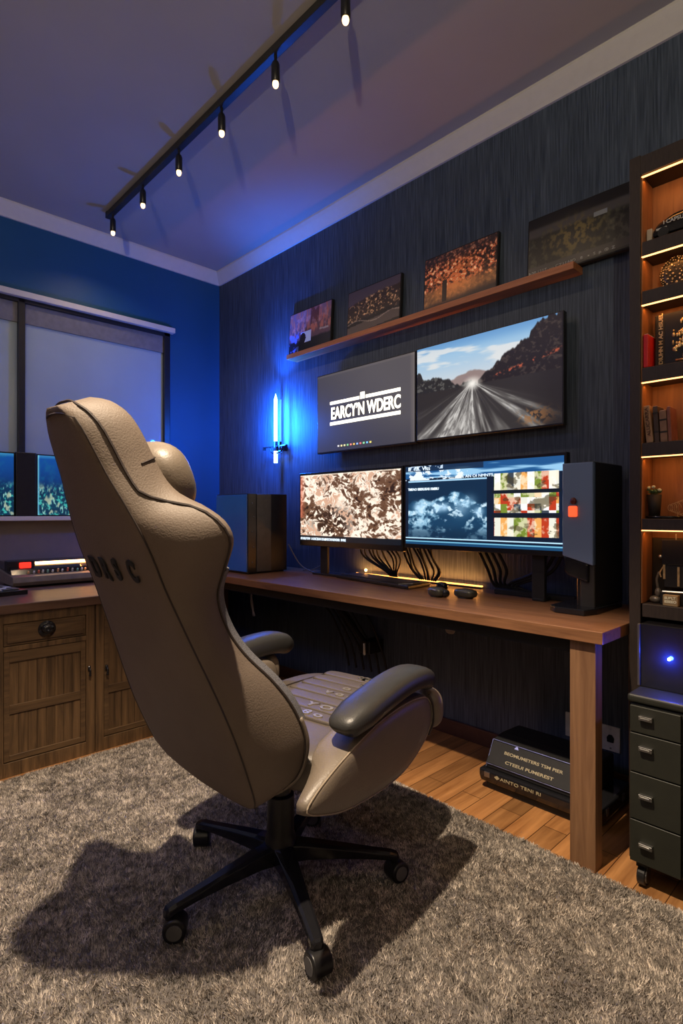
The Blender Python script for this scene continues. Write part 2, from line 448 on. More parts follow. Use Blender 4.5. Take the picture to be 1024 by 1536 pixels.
def pull(y, z, par):
    bm = B(); box(bm, CX-.002, CX+.004, y-.006, y+.006, z-.002, z+.022)
    tube(bm, [(CX+.003, y, z+.016), (CX+.014, y, z+.006), (CX+.014, y, z-.012), (CX+.012, y, z-.02)], lambda t: .0035+.003*t, 8, 3)
    obj('drop_pull', bm, M_BLKG, par, smooth=True)
c1, a, b, dr = cabinet('oak_cabinet', 'oak cabinet with a drawer and cup pull, at the left edge of the photo', -1.785, -1.376, True)
pull(-1.401, .385, dr)
c2, a, b, dr = cabinet('oak_cabinet', 'oak cabinet partly hidden behind the chair back, door without drawer above', -1.372, -.745, False)
pull(-1.322, .375, dr)
bm = B(); box(bm, .014, CX+.012, -2.3, -.735, .687, .727)
tag(obj('worktop', bm, M_CABT, bev=.004), 'brown wooden worktop running over the oak cabinets below the window', 'worktop')

# console on the worktop
con = thing('audio_console', 'black and beige mixing console with glowing amber bar on the worktop', 'console', (.48, -1.29, .727))
bxo('rubber_foot', M_BLKM, con, -.10, .13, -.28, .30, 0, .012)
bm = B(); prism(bm, [(-.16, .012), (.165, .012), (.175, .030), (.165, .058), (-.16, .085)], 'Y', -.30, .32)
obj('base_slab', bm, mat('console_beige', (.19, .155, .12), .45), con, bev=.003)
bm = B(); prism(bm, [(-.15, .080), (.10, .062), (.085, .088), (.03, .118), (-.15, .125)], 'Y', -.29, .31)
deck = obj('control_deck', bm, M_BLKG, con, bev=.002)
cols = [(.9, .5, .2), (.8, .8, .75), (.9, .2, .1), (.7, .7, .6), (.3, .6, .4), (.8, .8, .7)]
for i in range(22):
    yy = -.21+i*.024+random.uniform(-.004, .004)
    bm = B(); h = random.uniform(.006, .014); cyl(bm, (.096, yy, .068), (.103, yy, .072+h), .0055, .0045, 10)
    k = i % 6
    obj('control_knob', bm, mat('knob_%s' % ('amber', 'ivory', 'red', 'bone', 'green', 'pearl')[k], cols[k], .3), con, smooth=False)
bm = B(); box(bm, .03, .050, -.165, .30, .105, .122)
obj('light_bar', bm, glow('amber_bar', (1, .55, .2), 9), con, bev=.003, label='glowing amber light bar')
bm = B(); box(bm, .035, .072, -.245, -.19, .088, .124)
obj('red_lamp', bm, glow('red_lamp_glow', (1, .03, .015), 1.6), con, bev=.004, label='square red indicator lamp')
bm = B(); box(bm, .0, .06, -.30, -.17, .08, .132); obj('lamp_housing', bm, M_BLKM, con, bev=.002)
light('light_bar_spill', 'AREA', (.07, .07, .118), 1.2, ORANGE, .42, rot=(0, math.radians(-70), 0), parent=con, size_y=.01).rotation_euler = (0, math.radians(-60), PI/2)
kb = thing('key_pad', 'dark keypad lying on the worktop left of the console', 'keypad', (.78, -1.76, .727), .15)
bxo('case', M_BLK, kb, -.13, .13, -.20, .16, 0, .022)
for i in range(5):
    for j in range(5):
        bxo('key', M_GREY if (i+j) % 3 else M_WHITE, kb, -.10+i*.042, -.068+i*.042, -.04+j*.036, -.012+j*.036, .022, .028, bev=.002)

# displays standing on the sill
def aqua(seed):
    def f(U, V):
        n = fbm(U*6, V*5, seed, 5); n2 = fbm(U*24, V*22, seed+3, 3); n3 = fbm(U*50, V*14, seed+5, 2)
        img = np.zeros(U.shape+(3,))+np.array([3, 40, 95])
        img = mixc(img, sstep(.2, 1., V)*.8, (8, 95, 190))
        img = mixc(img, sstep(.5, .7, n)*.5, (15, 110, 160))
        low = sstep(.62, .30, V+.2*(n-.5))
        img = mixc(img, low*.75, (6, 60, 85))
        img = mixc(img, low*sstep(.52, .75, n2), (70, 200, 190))
        img = mixc(img, low*sstep(.62, .82, n3), (170, 240, 225))
        img = mixc(img, sstep(.64, .78, fbm(U*14, V*9, seed+9, 2))*low*.8, (215, 225, 190))
        img = mixc(img, sstep(.93, .99, V)*.4+sstep(.035, .0, U), (130, 220, 255))
        return img
    return f
def sill_display(label, y0, y1, seed, group):
    t = thing('wall_display', label, 'display', (.05, (y0+y1)/2, 1.092), 0, group)
    w = y1-y0
    bxo('housing', M_BLK, t, -.018, .012, -w/2, w/2, 0, .383)
    picture('screen', (.0135, -w/2+.006, .008), (0, 1, 0), (0, 0, 1), w-.012, .367, aqua(seed), t, 110, 110, emit=.75)
    return t
sill_display('glowing blue aquarium-like screen on the window sill, at the left edge of the photo', -1.83, -1.441, 4, 'screens on the window sill')
sill_display('glowing blue aquarium-like screen on the window sill, right beside the chair back', -1.322, -.95, 21, 'screens on the window sill')
bm = B(); box(bm, .012, .075, -1.438, -1.326, 1.093, 1.478)
tag(obj('speaker_column', bm, M_BLK, bev=.004), 'narrow black box standing between the two blue sill screens', 'speaker')

# ================================================================= CEILING TRACK
tr = thing('track_rail', 'black ceiling track rail running diagonally across the ceiling', 'track light', (1.7, -.99, ROOM_H))
bm = B(); box(bm, -1.36, 1.9, -.016, .016, -.038, -.004)
rail = obj('rail', bm, mat('rail_black', (.02, .02, .021), .4), tr, bev=.002)
bm = B(); box(bm, -1.375, -1.355, -.018, .018, -.04, -.002); obj('end_cap', bm, M_BLK, tr, bev=.002)
LX = [.40, .82, 1.235, 1.635, 2.035, 2.435, 2.84, 3.24]
M_BULB = glow('bulb_glow', (1, .60, .26), BULB)
def spot(x, label):
    t = thing('track_spotlight', label, 'spotlight', (x, -.99, ROOM_H-.0385), 0, 'small spotlights on the ceiling track')
    bm = B(); cyl(bm, (0, 0, 0), (0, 0, -.03), .006); obj('stem', bm, M_BLK, t)
    bm = B(); lathe(bm, [(.005, -.024), (.013, -.028), (.017, -.04), (.017, -.105), (.0135, -.108), (.012, -.10)]); obj('housing', bm, M_BLK, t, smooth=True)
    bm = B(); sph(bm, (0, 0, -.114), (.0125, .0125, .017)); obj('bulb', bm, M_BULB, t, smooth=True, label='glowing warm bulb')
    light('spot_beam', 'SPOT', (0, 0, -.135), TRACK_W, WARM, .012, parent=t, spot_size=math.radians(150), spot_blend=.6)
    return t
words = ['furthest track spotlight, nearest the window wall', 'second track spotlight from the window wall', 'third track spotlight from the window wall',
         'fourth track spotlight from the window wall', 'fifth track spotlight from the window wall', 'track spotlight cut by the top edge of the photo']
for x, l in zip(LX[:6], words): spot(x, 'small black '+l)
key = thing('ceiling_spotlight', 'black ceiling spotlight above and behind the swivel chair', 'spotlight', (2.97, -1.99, ROOM_H))
bm = B(); lathe(bm, [(.05, -.001), (.05, -.03), (.044, -.06), (.040, -.058), (.038, -.03)]); obj('housing', bm, M_BLK, key, smooth=True)
light('spot_beam', 'SPOT', (0, 0, -.075), KEY_W, (1, .80, .58), .028, parent=key, spot_size=math.radians(84), spot_blend=.55)

# ================================================================= DESK
desk = thing('desk', 'long walnut desk along the dark textured wall', 'desk', (1.6, -.3, 0))
bm = B(); box(bm, -1.54, 1.555, -.31, .298, .712, .75); obj('desktop', bm, M_DESK, desk, bev=.002)
bm = B(); box(bm, -1.52, 1.44, -.25, -.225, .66, .712); box(bm, -1.52, 1.44, .20, .225, .66, .712)
obj('under_frame', bm, M_BLKM, desk)
bxo('leg', M_DESKZ, desk, 1.445, 1.525, -.288, -.235, 0, .712)
bxo('leg', M_DESKZ, desk, 1.445, 1.525, .225, .28, 0, .712)
bxo('leg', M_DESKZ, desk, -1.52, -1.44, -.27, -.215, 0, .712)
bxo('leg', M_DESKZ, desk, -1.52, -1.44, .225, .28, 0, .712)
# LED strip at the back of the desk
led = thing('light_strip', 'glowing amber light strip along the back of the desk', 'light strip', (1.95, -.015, .75))
bxo('channel', M_BLK, led, -.42, .42, -.012, .008, 0, .008)
bm = B(); box(bm, -.42, .42, -.006, .004, .008, .014); obj('diffuser', bm, glow('strip_glow', (1, .36, .07), 5), led)
bm = B(); sph(bm, (-.34, -.008, .034), .008); obj('lamp_bead', bm, glow('bead_glow', (1, .5, .12), 25), led, smooth=True)
light('strip_light', 'AREA', (0, -.02, .02), 3.6, ORANGE, .82, parent=led, size_y=.012, rot=(math.radians(195), 0, 0))

# -------------------- pictures on the ledge
led2 = bpy.data.objects
ledge = thing('picture_ledge', 'long narrow orange-brown wooden picture ledge on the wall', 'shelf', (1.9, 0, 2.108))
bm = B(); box(bm, -.94, .94, -.09, 0, 0, .030); obj('board', bm, M_LEDGE, ledge, bev=.002)
def scene_town(U, V):
    n = fbm(U*14, V*10, 2, 4); n2 = fbm(U*40, V*6, 8, 2)
    img = np.zeros(U.shape+(3,))+np.array([62, 45, 58])
    img = mixc(img, sstep(.5, .9, V)*.8, (95, 75, 92)); img = mixc(img, sstep(.45, .6, n2)*sstep(.35, .5, V), (118, 72, 68))
    img = mixc(img, (np.abs(U-.62) < .10)*(V > .62)*.9, (60, 32, 32)); img = mixc(img, sstep(.55, .7, n)*(V > .5)*.4, (140, 110, 120))
    img = mixc(img, sstep(.36, .30, V+.05*n), (8, 10, 18))
    img = mixc(img, (np.abs(U-.42) < .13)*(np.abs(V-.36) < .13)*1., (120, 140, 200))
    img = mixc(img, ((U-.34)**2/.006+(V-.34)**2/.018 < 1), (12, 12, 25))
    img = mixc(img, (np.abs(U-.85) < .1)*(np.abs(V-.43+.1*(U-.8)) < .02)*.8, (110, 110, 120))
    img = mixc(img, (U < .25)*sstep(.3, .2, np.abs(V-.25))*sstep(.5, .6, n)*.7, (60, 80, 160))
    return img
def scene_grove(U, V):
    n = fbm(U*30, V*24, 12, 4); g = fbm(U*6, V*5, 14, 3)
    img = np.zeros(U.shape+(3,))+np.array([52, 46, 54])
    top = .72+.12*(g-.5)+.12*U
    tree = sstep(.03, -.03, V-top)
    img = mixc(img, tree, (34, 26, 22)); img = mixc(img, tree*sstep(.52, .72, n), (128, 102, 72)); img = mixc(img, tree*sstep(.66, .8, n), (165, 140, 105))
    img = mixc(img, sstep(.34, .26, V+.1*(g-.5)-.1*U), (18, 16, 16)); img = mixc(img, (V < .2+.12*U)*(V > .02+.1*U)*.7, (70, 62, 60))
    img = mixc(img, (np.abs(V-.26-.05*np.sin(U*9)) < .012)*.6, (120, 110, 100))
    return img
def scene_autumn(U, V):
    n = fbm(U*34, V*24, 42, 4); g = fbm(U*5, V*4, 44, 3)
    img = np.zeros(U.shape+(3,))+np.array([30, 20, 16])
    d = np.hypot((U-.45)/.5, (V-.5)/.45)
    img = mixc(img, sstep(1.1, .1, d)*.9, (170, 95, 45)); crown = sstep(.32, .42, V+.1*(g-.5))
    img = mixc(img, crown*sstep(.46, .62, n)*.85, (170, 88, 52)); img = mixc(img, crown*sstep(.62, .78, n), (240, 185, 145))
    img = mixc(img, crown*sstep(.45, .35, n)*.85, (28, 12, 10)); img = mixc(img, sstep(.75, .95, V)*.6, (40, 32, 34))
    img = mixc(img, sstep(.2, .05, np.abs(V-.22-.08*U))*.6*(n+.2), (190, 130, 70))
    img = mixc(img, ((np.abs(U-.3) < .035-.02*np.abs(V-.3))*(np.abs(V-.3) < .2)), (28, 18, 14)); img = mixc(img, (V < .08)*.7, (25, 16, 12))
    return img
def scene_field(U, V):
    n = fbm(U*36, V*14, 52, 4); g = fbm(U*5, V*4, 54, 3)
    img = np.zeros(U.shape+(3,))+np.array([16, 15, 17])
    img = mixc(img, sstep(.86, .80, V), (58, 56, 58)); img = mixc(img, sstep(.76, .70, V+.08*g), (24, 24, 22))
    img = mixc(img, sstep(.5, .75, n)*(V < .74)*.8, (62, 64, 50)); img = mixc(img, sstep(.35, .05, np.hypot((U-.38)/1.0, (V-.48)/1.4))*sstep(.4, .6, n)*.9, (98, 84, 42))
    img = mixc(img, ((np.abs(U-.58) < .05)*(np.abs(V-.70) < .035)), (110, 115, 120)); img = mixc(img, sstep(.60, .5, V)*(U > .62)*.3*n, (110, 110, 110))
    img = mixc(img, sstep(.18, .16, V), (58, 56, 54)); img = mixc(img, sstep(.04, .03, V), (20, 20, 20))
    return img
def ledge_picture(label, x0, x1, h, fn, res, gain):
    t = thing('framed_picture', label, 'picture', ((x0+x1)/2, -.018, 2.1385), 0, 'pictures on the wall ledge')
    w = x1-x0; t.rotation_euler = (math.radians(-3.5), 0, 0); t.location.y = -.040
    bxo('frame', M_BLKM, t, -w/2, w/2, 0, .020, 0, h)
    picture('canvas', (-w/2+.006, -.0015, .006), (1, 0, 0), (0, 0, 1), w-.012, h-.012, fn, t, *res, gain=gain*1.5, rough=.35)
    return t
ledge_picture('small dusky town picture, leftmost on the wall ledge', .918, 1.328, .285, scene_town, (90, 70), 2.2)
ledge_picture('small picture of pale leafy trees, second on the wall ledge', 1.468, 1.878, .275, scene_grove, (100, 70), 2.2)
ledge_picture('glowing orange autumn tree picture, third on the wall ledge', 2.035, 2.462, .285, scene_autumn, (120, 80), 2.2)
lp = ledge_picture('wide dark landscape picture with a strip of icons, beside the bookshelf', 2.61, 3.155, .27, scene_field, (150, 80), 1.0)
M_ICON = mat('icon_white', (.5, .5, .48), .5)
text('strip_lettering', 'I•20.1217  \u2014 CZ11:HO   8   \u25aa  5  p  \u00ae  Z', .017, M_ICON, lp, (-.262, -.0025, .018), (1, 0, 0), (0, 0, 1), sx=1.25)
# ================================================================= WALL SCREENS
def road(U, V):
    n = fbm(U*60, V*40, 61, 3); g = fbm(U*9, V*6, 64, 4); c = fbm(U*3+V*2, V*9, 66, 4)
    img = np.zeros(U.shape+(3,))
    img += np.array([150, 195, 230])*sstep(.4, 1, V)[..., None]+np.array([225, 225, 225])*(1-sstep(.4, 1, V))[..., None]
    img = mixc(img, sstep(.85, 1., V)*.8, (95, 150, 205)); img = mixc(img, sstep(.52, .66, c)*.8, (238, 236, 232))
    hz = .50
    vx, vy = .43, .53
    # far hills
    img = mixc(img, sstep(.01, -.01, V-(.56+.07*g+.05*np.exp(-((U-.45)/.08)**2))), (150, 130, 125))
    lt = .70-.42*np.maximum(U-.0, 0)+.16*(fbm(U*22, U*0, 70, 3)-.5)
    left = sstep(.012, -.012, V-lt)*(U < .46); img = mixc(img, left, (38, 36, 34)); img = mixc(img, left*sstep(.52, .7, n)*.6, (120, 118, 112))
    rt = .53+.95*np.maximum(U-.47, 0)**.92+.22*(fbm(U*26, U*0, 72, 3)-.5)*np.minimum((U-.45)*4, 1)
    right = sstep(.012, -.012, V-rt)*(U > .47); img = mixc(img, right, (28, 22, 20)); img = mixc(img, right*sstep(.55, .75, n)*.5, (95, 80, 70))
    img = mixc(img, sstep(.03, .0, np.abs(V-(.50+.17*(U-.5)/.5)-.02*g))*(U > .58)*sstep(.45, .7, n), (185, 85, 55))
    gr = sstep(.004, -.004, V-hz+.0*U)*1.
    img = mixc(img, gr, (44, 39, 36))
    ang = np.arctan2(U-vx, (vy-V)+1e-6)
    st = fbm(ang*9, V*1.5, 80, 3); st2 = fbm(ang*30, V*14, 82, 4)
    inroad = sstep(1.15, .55, np.abs(ang-.02))*gr
    img = mixc(img, inroad*(.35+.65*sstep(.35, .6, st)), (120, 116, 112)); img = mixc(img, inroad*sstep(.42, .70, st)*sstep(.3, .7, st2)*.95, (222, 218, 212))
    img = mixc(img, inroad*sstep(.46, .30, st)*.6, (40, 36, 34))
    img = mixc(img, sstep(.10, .0, np.hypot((U-vx)/.9, V-.51)), (255, 250, 240))
    img = mixc(img, sstep(.13, .02, np.hypot((U-.86)/1.3, V-.10))*sstep(.4, .6, n), (165, 115, 70))
    img = mixc(img, sstep(.75, 1.0, U)*gr*.6, (26, 21, 19))
    return img
def grey_screen(U, V):
    n = fbm(U*3, V*3, 90, 2)
    img = np.zeros(U.shape+(3,))+np.array([74, 70, 76])
    img = mixc(img, sstep(.2, 1.2, U+V*.5)*.6, (108, 102, 104)); img = mixc(img, sstep(.35, .0, V)*.4, (58, 56, 66))
    img = mixc(img, sstep(.95, 1, U)*.35+sstep(.97, 1, V)*.3, (165, 150, 135))
    return img+4*(n[..., None]-.5)
def tv(label, x0, x1, z0, z1, y, fn, res, emit):
    t = thing('wall_screen', label, 'television', ((x0+x1)/2, -y, z0))
    w = x1-x0; h = z1-z0
    bxo('bracket', M_BLKM, t, -.12, .12, .030, y-.001, h*.3, h*.7)
    bxo('housing', M_BLK, t, -w/2, w/2, 0, .030, 0, h, bev=.003)
    picture('screen', (-w/2+.006, -.0012, .008), (1, 0, 0), (0, 0, 1), w-.012, h-.014, fn, t, *res, emit=emit, rough=.4)
    return t
tvl = tv('wall screen showing a glowing white title on plain grey', 1.232, 2.004, 1.475, 1.955, .062, grey_screen, (60, 40), .8)
tvr = tv('wall screen showing a pale road between dark trees', 2.014, 2.790, 1.480, 1.957, .068, road, (330, 210), .95)
M_TXT = glow('title_glow', (1, .93, .76), 2.2)
text('title_lettering', "EARCY\u2019N WDERC", .098, M_TXT, tvl, (-.258, -.003, .200), (1, 0, 0), (0, 0, 1), sx=.70, bold=.0028, label='glowing white block lettering')
bm = B()
box(bm, -.265, -.02, -.004, -.0015, .287, .305); box(bm, .03, .285, -.004, -.0015, .287, .305); box(bm, -.012, .022, -.004, -.0015, .287, .325); box(bm, -.265, .285, -.004, -.0015, .163, .182)
obj('title_bar', bm, M_TXT, tvl)
for i, c in enumerate([(.8, .8, .7), (.9, .8, .3), (.9, .9, .4), (.3, .7, .3), (.9, .3, .2), (.9, .6, .1), (.3, .5, .9), (.8, .2, .2), (.3, .8, .4), (.2, .6, .9), (.9, .8, .2)]):
    bm = B(); box(bm, -.20+i*.026, -.187+i*.026, -.003, -.0015, .030, .040)
    obj('app_icon', bm, glow('icon_%d_glow' % i, c, .9), tvl)

# ================================================================= MONITORS on the desk
def foliage(U, V):
    wx = fbm(U*9, V*7, 107, 3); wy = fbm(U*9+5, V*7+9, 109, 3)
    n = fbm(U*44+4*wx, V*30+4*wy, 101, 4); g = fbm(U*6, V*4, 103, 4); s = fbm(U*16+V*9+2*wx, V*10-U*5+2*wy, 105, 5)
    k = .025+.3*g+.4*n+.3*s
    img = np.zeros(U.shape+(3,))+np.array([105, 72, 52])
    img = mixc(img, sstep(.46, .56, k+.10*(g-.5)), (255, 240, 222)); img = mixc(img, sstep(.43, .36, k), (48, 30, 24))
    img = mixc(img, sstep(.5, .62, g)*sstep(.48, .55, n)*.6, (185, 120, 85)); img = mixc(img, sstep(.3, .1, np.hypot((U-.35)*.9, V-.3))*sstep(.58, .45, n)*.8, (42, 26, 20))
    img = mixc(img, sstep(.07, .0, U)*(V > .35)*.7, (220, 120, 90))
    img = mixc(img, sstep(.085, .075, V), (10, 20, 30)); img = mixc(img, (V > .985)*.7, (255, 240, 220))
    return img
def desktop_ui(U, V):
    img = np.zeros(U.shape+(3,))+np.array([9, 26, 48])
    n = fbm(U*30, V*20, 111, 4); g = fbm(U*8+2*fbm(U*5, V*5, 115, 2), V*6, 113, 5); b = fbm(U*3, V*22, 117, 3)
    img = mixc(img, (V > .84)*1., (28, 84, 140)); img = mixc(img, (V > .84)*sstep(.45, .6, b), (150, 200, 235)); img = mixc(img, (V > .82)*(V < .93)*(U < .45)*sstep(.45, .55, n), (235, 245, 255))
    img = mixc(img, (V > .93)*(U < .55)*.8, (16, 36, 62)); img = mixc(img, (V > .955)*(U < .28)*(U > .02)*sstep(.5, .55, n), (200, 220, 240))
    pan = (U > .02)*(U < .57)*(V > .085)*(V < .80)
    img = mixc(img, pan, (11, 42, 70)); ridge = .52+.13*np.exp(-((U-.36)/.10)**2)+.10*(fbm(U*16, U*0, 119, 3)-.5)+.05*np.exp(-((U-.12)/.08)**2)
    mt = pan*sstep(.02, -.02, V-ridge); img = mixc(img, mt*.7, (24, 70, 105)); img = mixc(img, mt*sstep(.48, .64, .6*g+.4*n), (150, 195, 222)); img = mixc(img, mt*sstep(.55, .7, n)*sstep(.1, .5, V), (215, 238, 250))
    for cx, cy, r, a in ((.10, .47, .06, 1), (.24, .46, .05, 1.), (.29, .47, .05, .9), (.52, .42, .05, .8), (.40, .45, .09, .5), (.46, .55, .07, .35)):
        img = mixc(img, pan*np.exp(-(((U-cx)*1.6)**2+(V-cy)**2)/r**2)*a, (190, 228, 255))
    img = mixc(img, pan*sstep(.28, .12, V)*.6, (8, 34, 58)); img = mixc(img, (U > .02)*(U < .57)*(np.abs(V-.805) < .008), (170, 215, 245)); img = mixc(img, (np.abs(V-.080) < .008)*1., (190, 232, 255))
    img = mixc(img, (V < .05)*1., (22, 70, 110))
    img = mixc(img, (np.abs(V-.038) < .008)*1., (120, 190, 220))
    for r, (v0, v1) in enumerate(((.66, .85), (.40, .62), (.135, .345))):
        m = (U > .615)*(U < .975)*(V > v0)*(V < v1); img = mixc(img, m, (225, 215, 180))
        cells = vnoise(np.floor(U*26)*1.0, np.floor(V*14)*(r % 2)+r*7., 121+r)
        for i, cc in enumerate(((190, 60, 30), (235, 235, 220), (120, 140, 50), (60, 70, 80), (240, 170, 90), (250, 250, 250))):
            img = mixc(img, m*(np.floor(cells*6) == i), cc)
        img = mixc(img, m*sstep(.5, .64, fbm(U*28, V*12, 130+r, 4))*.7, (250, 240, 215)); img = mixc(img, m*sstep(.45, .35, fbm(U*20, V*14, 140+r, 4))*.6, (70, 60, 35))
    img = mixc(img, (U > .6)*(U < .985)*((np.abs(V-.64) < .018)+(np.abs(V-.37) < .018)), (14, 24, 34))
    return img
YM = -.215
def monitor(label, x0, x1, z0, z1, fn, res, emit, chin):
    t = thing('monitor', label, 'monitor', ((x0+x1)/2, YM, .75))
    w = x1-x0; a, b = z0-.75, z1-.75
    bxo('housing', M_BLK, t, -w/2, w/2, 0, .032, a, b, bev=.003)
    picture('screen', (-w/2+.010, -.0012, a+chin), (1, 0, 0), (0, 0, 1), w-.020, b-a-chin-.014, fn, t, *res, emit=emit, rough=.4)
    return t, a
ml, a1 = monitor('left desk monitor showing sepia foliage', 1.247, 2.045, .920, 1.347, foliage, (430, 240), 1.15, .030)
mr, a2 = monitor('right desk monitor showing blue windows and a mountain', 2.055, 2.868, .940, 1.350, desktop_ui, (430, 220), 1.1, .022)
M_UI = glow('ui_text_glow', (.75, .9, 1), 1.1)
text('screen_text', 'BTHELPTIW  I ADSCESAN EB MNUTAFAENDER  IWRE', .019, M_UI, ml, (-.385, -.003, a1+.036), (1, 0, 0), (0, 0, 1), sx=.85, bold=.0004)
text('screen_text', 'E_ /\u0394. Vlts', .026, M_UI, mr, (-.38, -.003, .565), (1, 0, 0), (0, 0, 1), sx=1.2)
text('screen_text', 'TMEAO SBERUSAR KMBIU', .016, M_UI, mr, (-.38, -.003, .470), (1, 0, 0), (0, 0, 1), bold=.0004)
text('screen_text', 'CUE AN OI NMNTS,', .018, M_UI, mr, (-.10, -.003, .520), (1, 0, 0), (0, 0, 1), sx=1.2)
# stands
bm = B(); box(bm, -.25, -.19, .032, .05, -.0, .30); box(bm, -.32, -.11, .03, .12, 0, .012); obj('stand', bm, M_BLKM, ml, bev=.003)
bm = B(); box(bm, .245, .30, .033, .055, .0, .30); box(bm, .03, .395, .10, .135, .0, .022); box(bm, .25, .295, .03, .13, 0, .012); cyl(bm, (.03, .118, .013), (.42, .118, .013), .012); obj('stand', bm, M_BLKM, mr, bev=.003)
# cables
def cables(name, label, cat, sets, r=.004, m=None, group=None):
    t = thing(name, label, cat, sets[0][0], 0, group); o = Vector(sets[0][0])
    for s in sets:
        bm = B(); tube(bm, [Vector(p)-o for p in s], r, 8, 5); obj('cable', bm, m or M_BLKM, t, smooth=True)
    return t
rnd = random.Random(4)
s1 = []
for i in range(9):
    x = 1.70+i*.030; s1.append([(x, -.165, .935), (x+rnd.uniform(-.02, .02), -.12, .87), (1.86+(x-1.82)*.35, -.09, .80), (1.86+(x-1.82)*.2, -.07, .772)])
cables('cable_bundle', 'fan of black cables gathering below the left desk monitor', 'cables', s1, .005)
s2 = []
for i in range(9):
    x = 2.00+i*.022; s2.append([(x, -.165, .945), (x+rnd.uniform(-.01, .02), -.13, .88), (x+rnd.uniform(-.01, .03)-.01, -.09, .82), (2.04+i*.012, -.07, .772)])
cables('cable_bundle', 'black cables hanging where the two desk monitors meet', 'cables', s2, .0055)
s3 = []
for i in range(7):
    x = 2.44+i*.032; s3.append([(x+(.20 if i > 3 else 0), -.165, .95), (x+.02+(.10 if i > 3 else 0), -.12, .86), (2.46+i*.02, -.07, .79), (2.50+i*.03, -.05, .757), (2.60+i*.02, -.05, .757)])
cables('cable_bundle', 'looping black cables under the right desk monitor', 'cables', s3, .007)
cables('cable_bundle', 'thin grey cable sagging beside the left computer tower', 'cables', [[(1.42, -.15, .94), (1.36, -.10, .83), (1.22, -.08, .765), (1.14, -.10, .756)], [(1.12, -.20, .92), (1.18, -.16, .80), (1.28, -.14, .757), (1.40, -.14, .757)]], .004, mat('grey_cable', (.12, .12, .12), .5))
bm = B(); box(bm, 2.235, 2.29, -.022, -.0005, .925, .975); tag(obj('wall_socket', bm, M_BLK, bev=.003), 'small black socket on the wall above the desk', 'socket')
# slab keyboard
sl = thing('flat_keyboard', 'flat dark keyboard slab in front of the amber strip', 'keyboard', (1.865, -.165, .75), math.radians(-9))
bm = B(); prism(bm, [(-.30, -.09), (.30, -.09), (.26, .095), (-.32, .08)], 'Z', 0, .018); obj('case', bm, M_BLK, sl, bev=.005)
bm = B(); box(bm, -.29, .25, -.06, .07, .018, .021); obj('key_bed', bm, mat('key_bed', (.02, .02, .021), .55), sl, bev=.001)
bm = B(); tube(bm, [(.235, -.092, .019), (.27, -.03, .021), (.262, .085, .021)], .003, 6); obj('edge_trim', bm, M_METAL, sl, label='bright metal edge')
# small devices
def pod(name, label, loc, s, rz=0, extra=None):
    t = thing(name, label, 'gadget', loc, rz)
    bm = B(); puff(bm, (0, 0, s[2]), s, .72); obj('shell', bm, mat('pebble_olive', (.045, .043, .032), .28, var=.25), t, smooth=True)
    bm = B(); cyl(bm, (0, 0, 0), (0, 0, .006), s[0]*.62); obj('foot', bm, M_BLKM, t)
    if extra: extra(t)
    return t
def ex(t):
    bm = B(); puff(bm, (.038, .012, .018), (.018, .018, .016), .8); obj('side_dial', bm, M_BLKG, t, smooth=True)
    bm = B(); tube(bm, [(-.03, -.024, .030), (0, -.031, .034), (.02, -.026, .032)], .0025, 6, 3); obj('rim', bm, M_METAL, t)
pod('wireless_mouse', 'small dark ribbed mouse-like gadget at the middle of the desk front', (2.37, -.375, .75), (.043, .03, .021), -.2, ex)
pod('desk_puck', 'round dark pebble-shaped puck on the desk, right of the small gadget', (2.475, -.315, .75), (.052, .034, .020), -.1)
up_ = thing('earbud_case', 'small upright black case standing behind the mouse-like gadget', 'gadget', (2.33, -.285, .75))
bm = B(); puff(bm, (0, 0, .026), (.026, .018, .026), .6); obj('shell', bm, M_BLKG, up_, smooth=True)
bm = B(); cyl(bm, (0, 0, 0), (0, 0, .004), .014); obj('foot', bm, M_BLKM, up_)

# ================================================================= LEFT COMPUTER TOWER
pt = thing('computer_tower', 'black computer tower with grey side strip at the left end of the desk', 'computer', (.915, -.325, .75))
bxo('case', M_BLK, pt, -.175, .165, -.145, .145, .008, .478, bev=.003)
bxo('front_glass', mat('blue_reflection_glass', (.02, .14, .60), .3, var=.10, scale=3, coat=.2), pt, -.172, .160, -.153, -.145, .014, .472)  # blue reflected from the wall is put into the base colour
bm = B()
for i, z in enumerate((.07, .16, .25, .34, .42)):
    sph(bm, (.1665, -.115+.01*(i % 2), z), .004, 8, 6)
obj('rivets', bm, M_METAL, pt)
bxo('grey_strip', mat('grey_brushed', (.075, .07, .066), .55), pt, .165, .171, -.085, .02, .012, .474, label='wide grey brushed strip')
bm = B(); box(bm, -.16, .15, -.13, .13, 0, .008); obj('foot', bm, M_BLKM, pt)
# RIGHT side unit with glossy face
rt = thing('side_speaker_panel', 'tall black side panel unit with glossy blue-grey face at the right end of the desk', 'speaker', (2.95, -.20, .75))
bxo('body', mat('side_charcoal', (.028, .027, .026), .5), rt, .005, .058, -.10, .17, .012, .548, bev=.006)
bm = B(); prism(bm, [(-.054, .203), (.058, .172), (.058, .545), (-.054, .545)], 'Y', -.115, -.085)
obj('glossy_face', bm, mat('slate_gloss', (.17, .25, .42), .16, var=.06, scale=2, coat=.6), rt, bev=.004, label='glossy blue-grey face panel')
bm = B(); prism(bm, [(-.05, .205), (.04, .178), (.04, .108), (-.035, .13), (-.05, .145)], 'Y', -.112, -.06); obj('chin', bm, M_BLKG, rt, bev=.008)
bm = B(); cyl(bm, (-.0, -.08, .02), (-.0, -.08, .14), .013); obj('stem', bm, M_BLK, rt)
bm = B(); prism(bm, [(-.085, -.15), (-.05, -.185), (.055, -.185), (.075, -.12), (.075, .12), (-.06, .12), (-.085, -.03)], 'Z', 0, .022); obj('foot', bm, M_BLKG, rt, bev=.004)
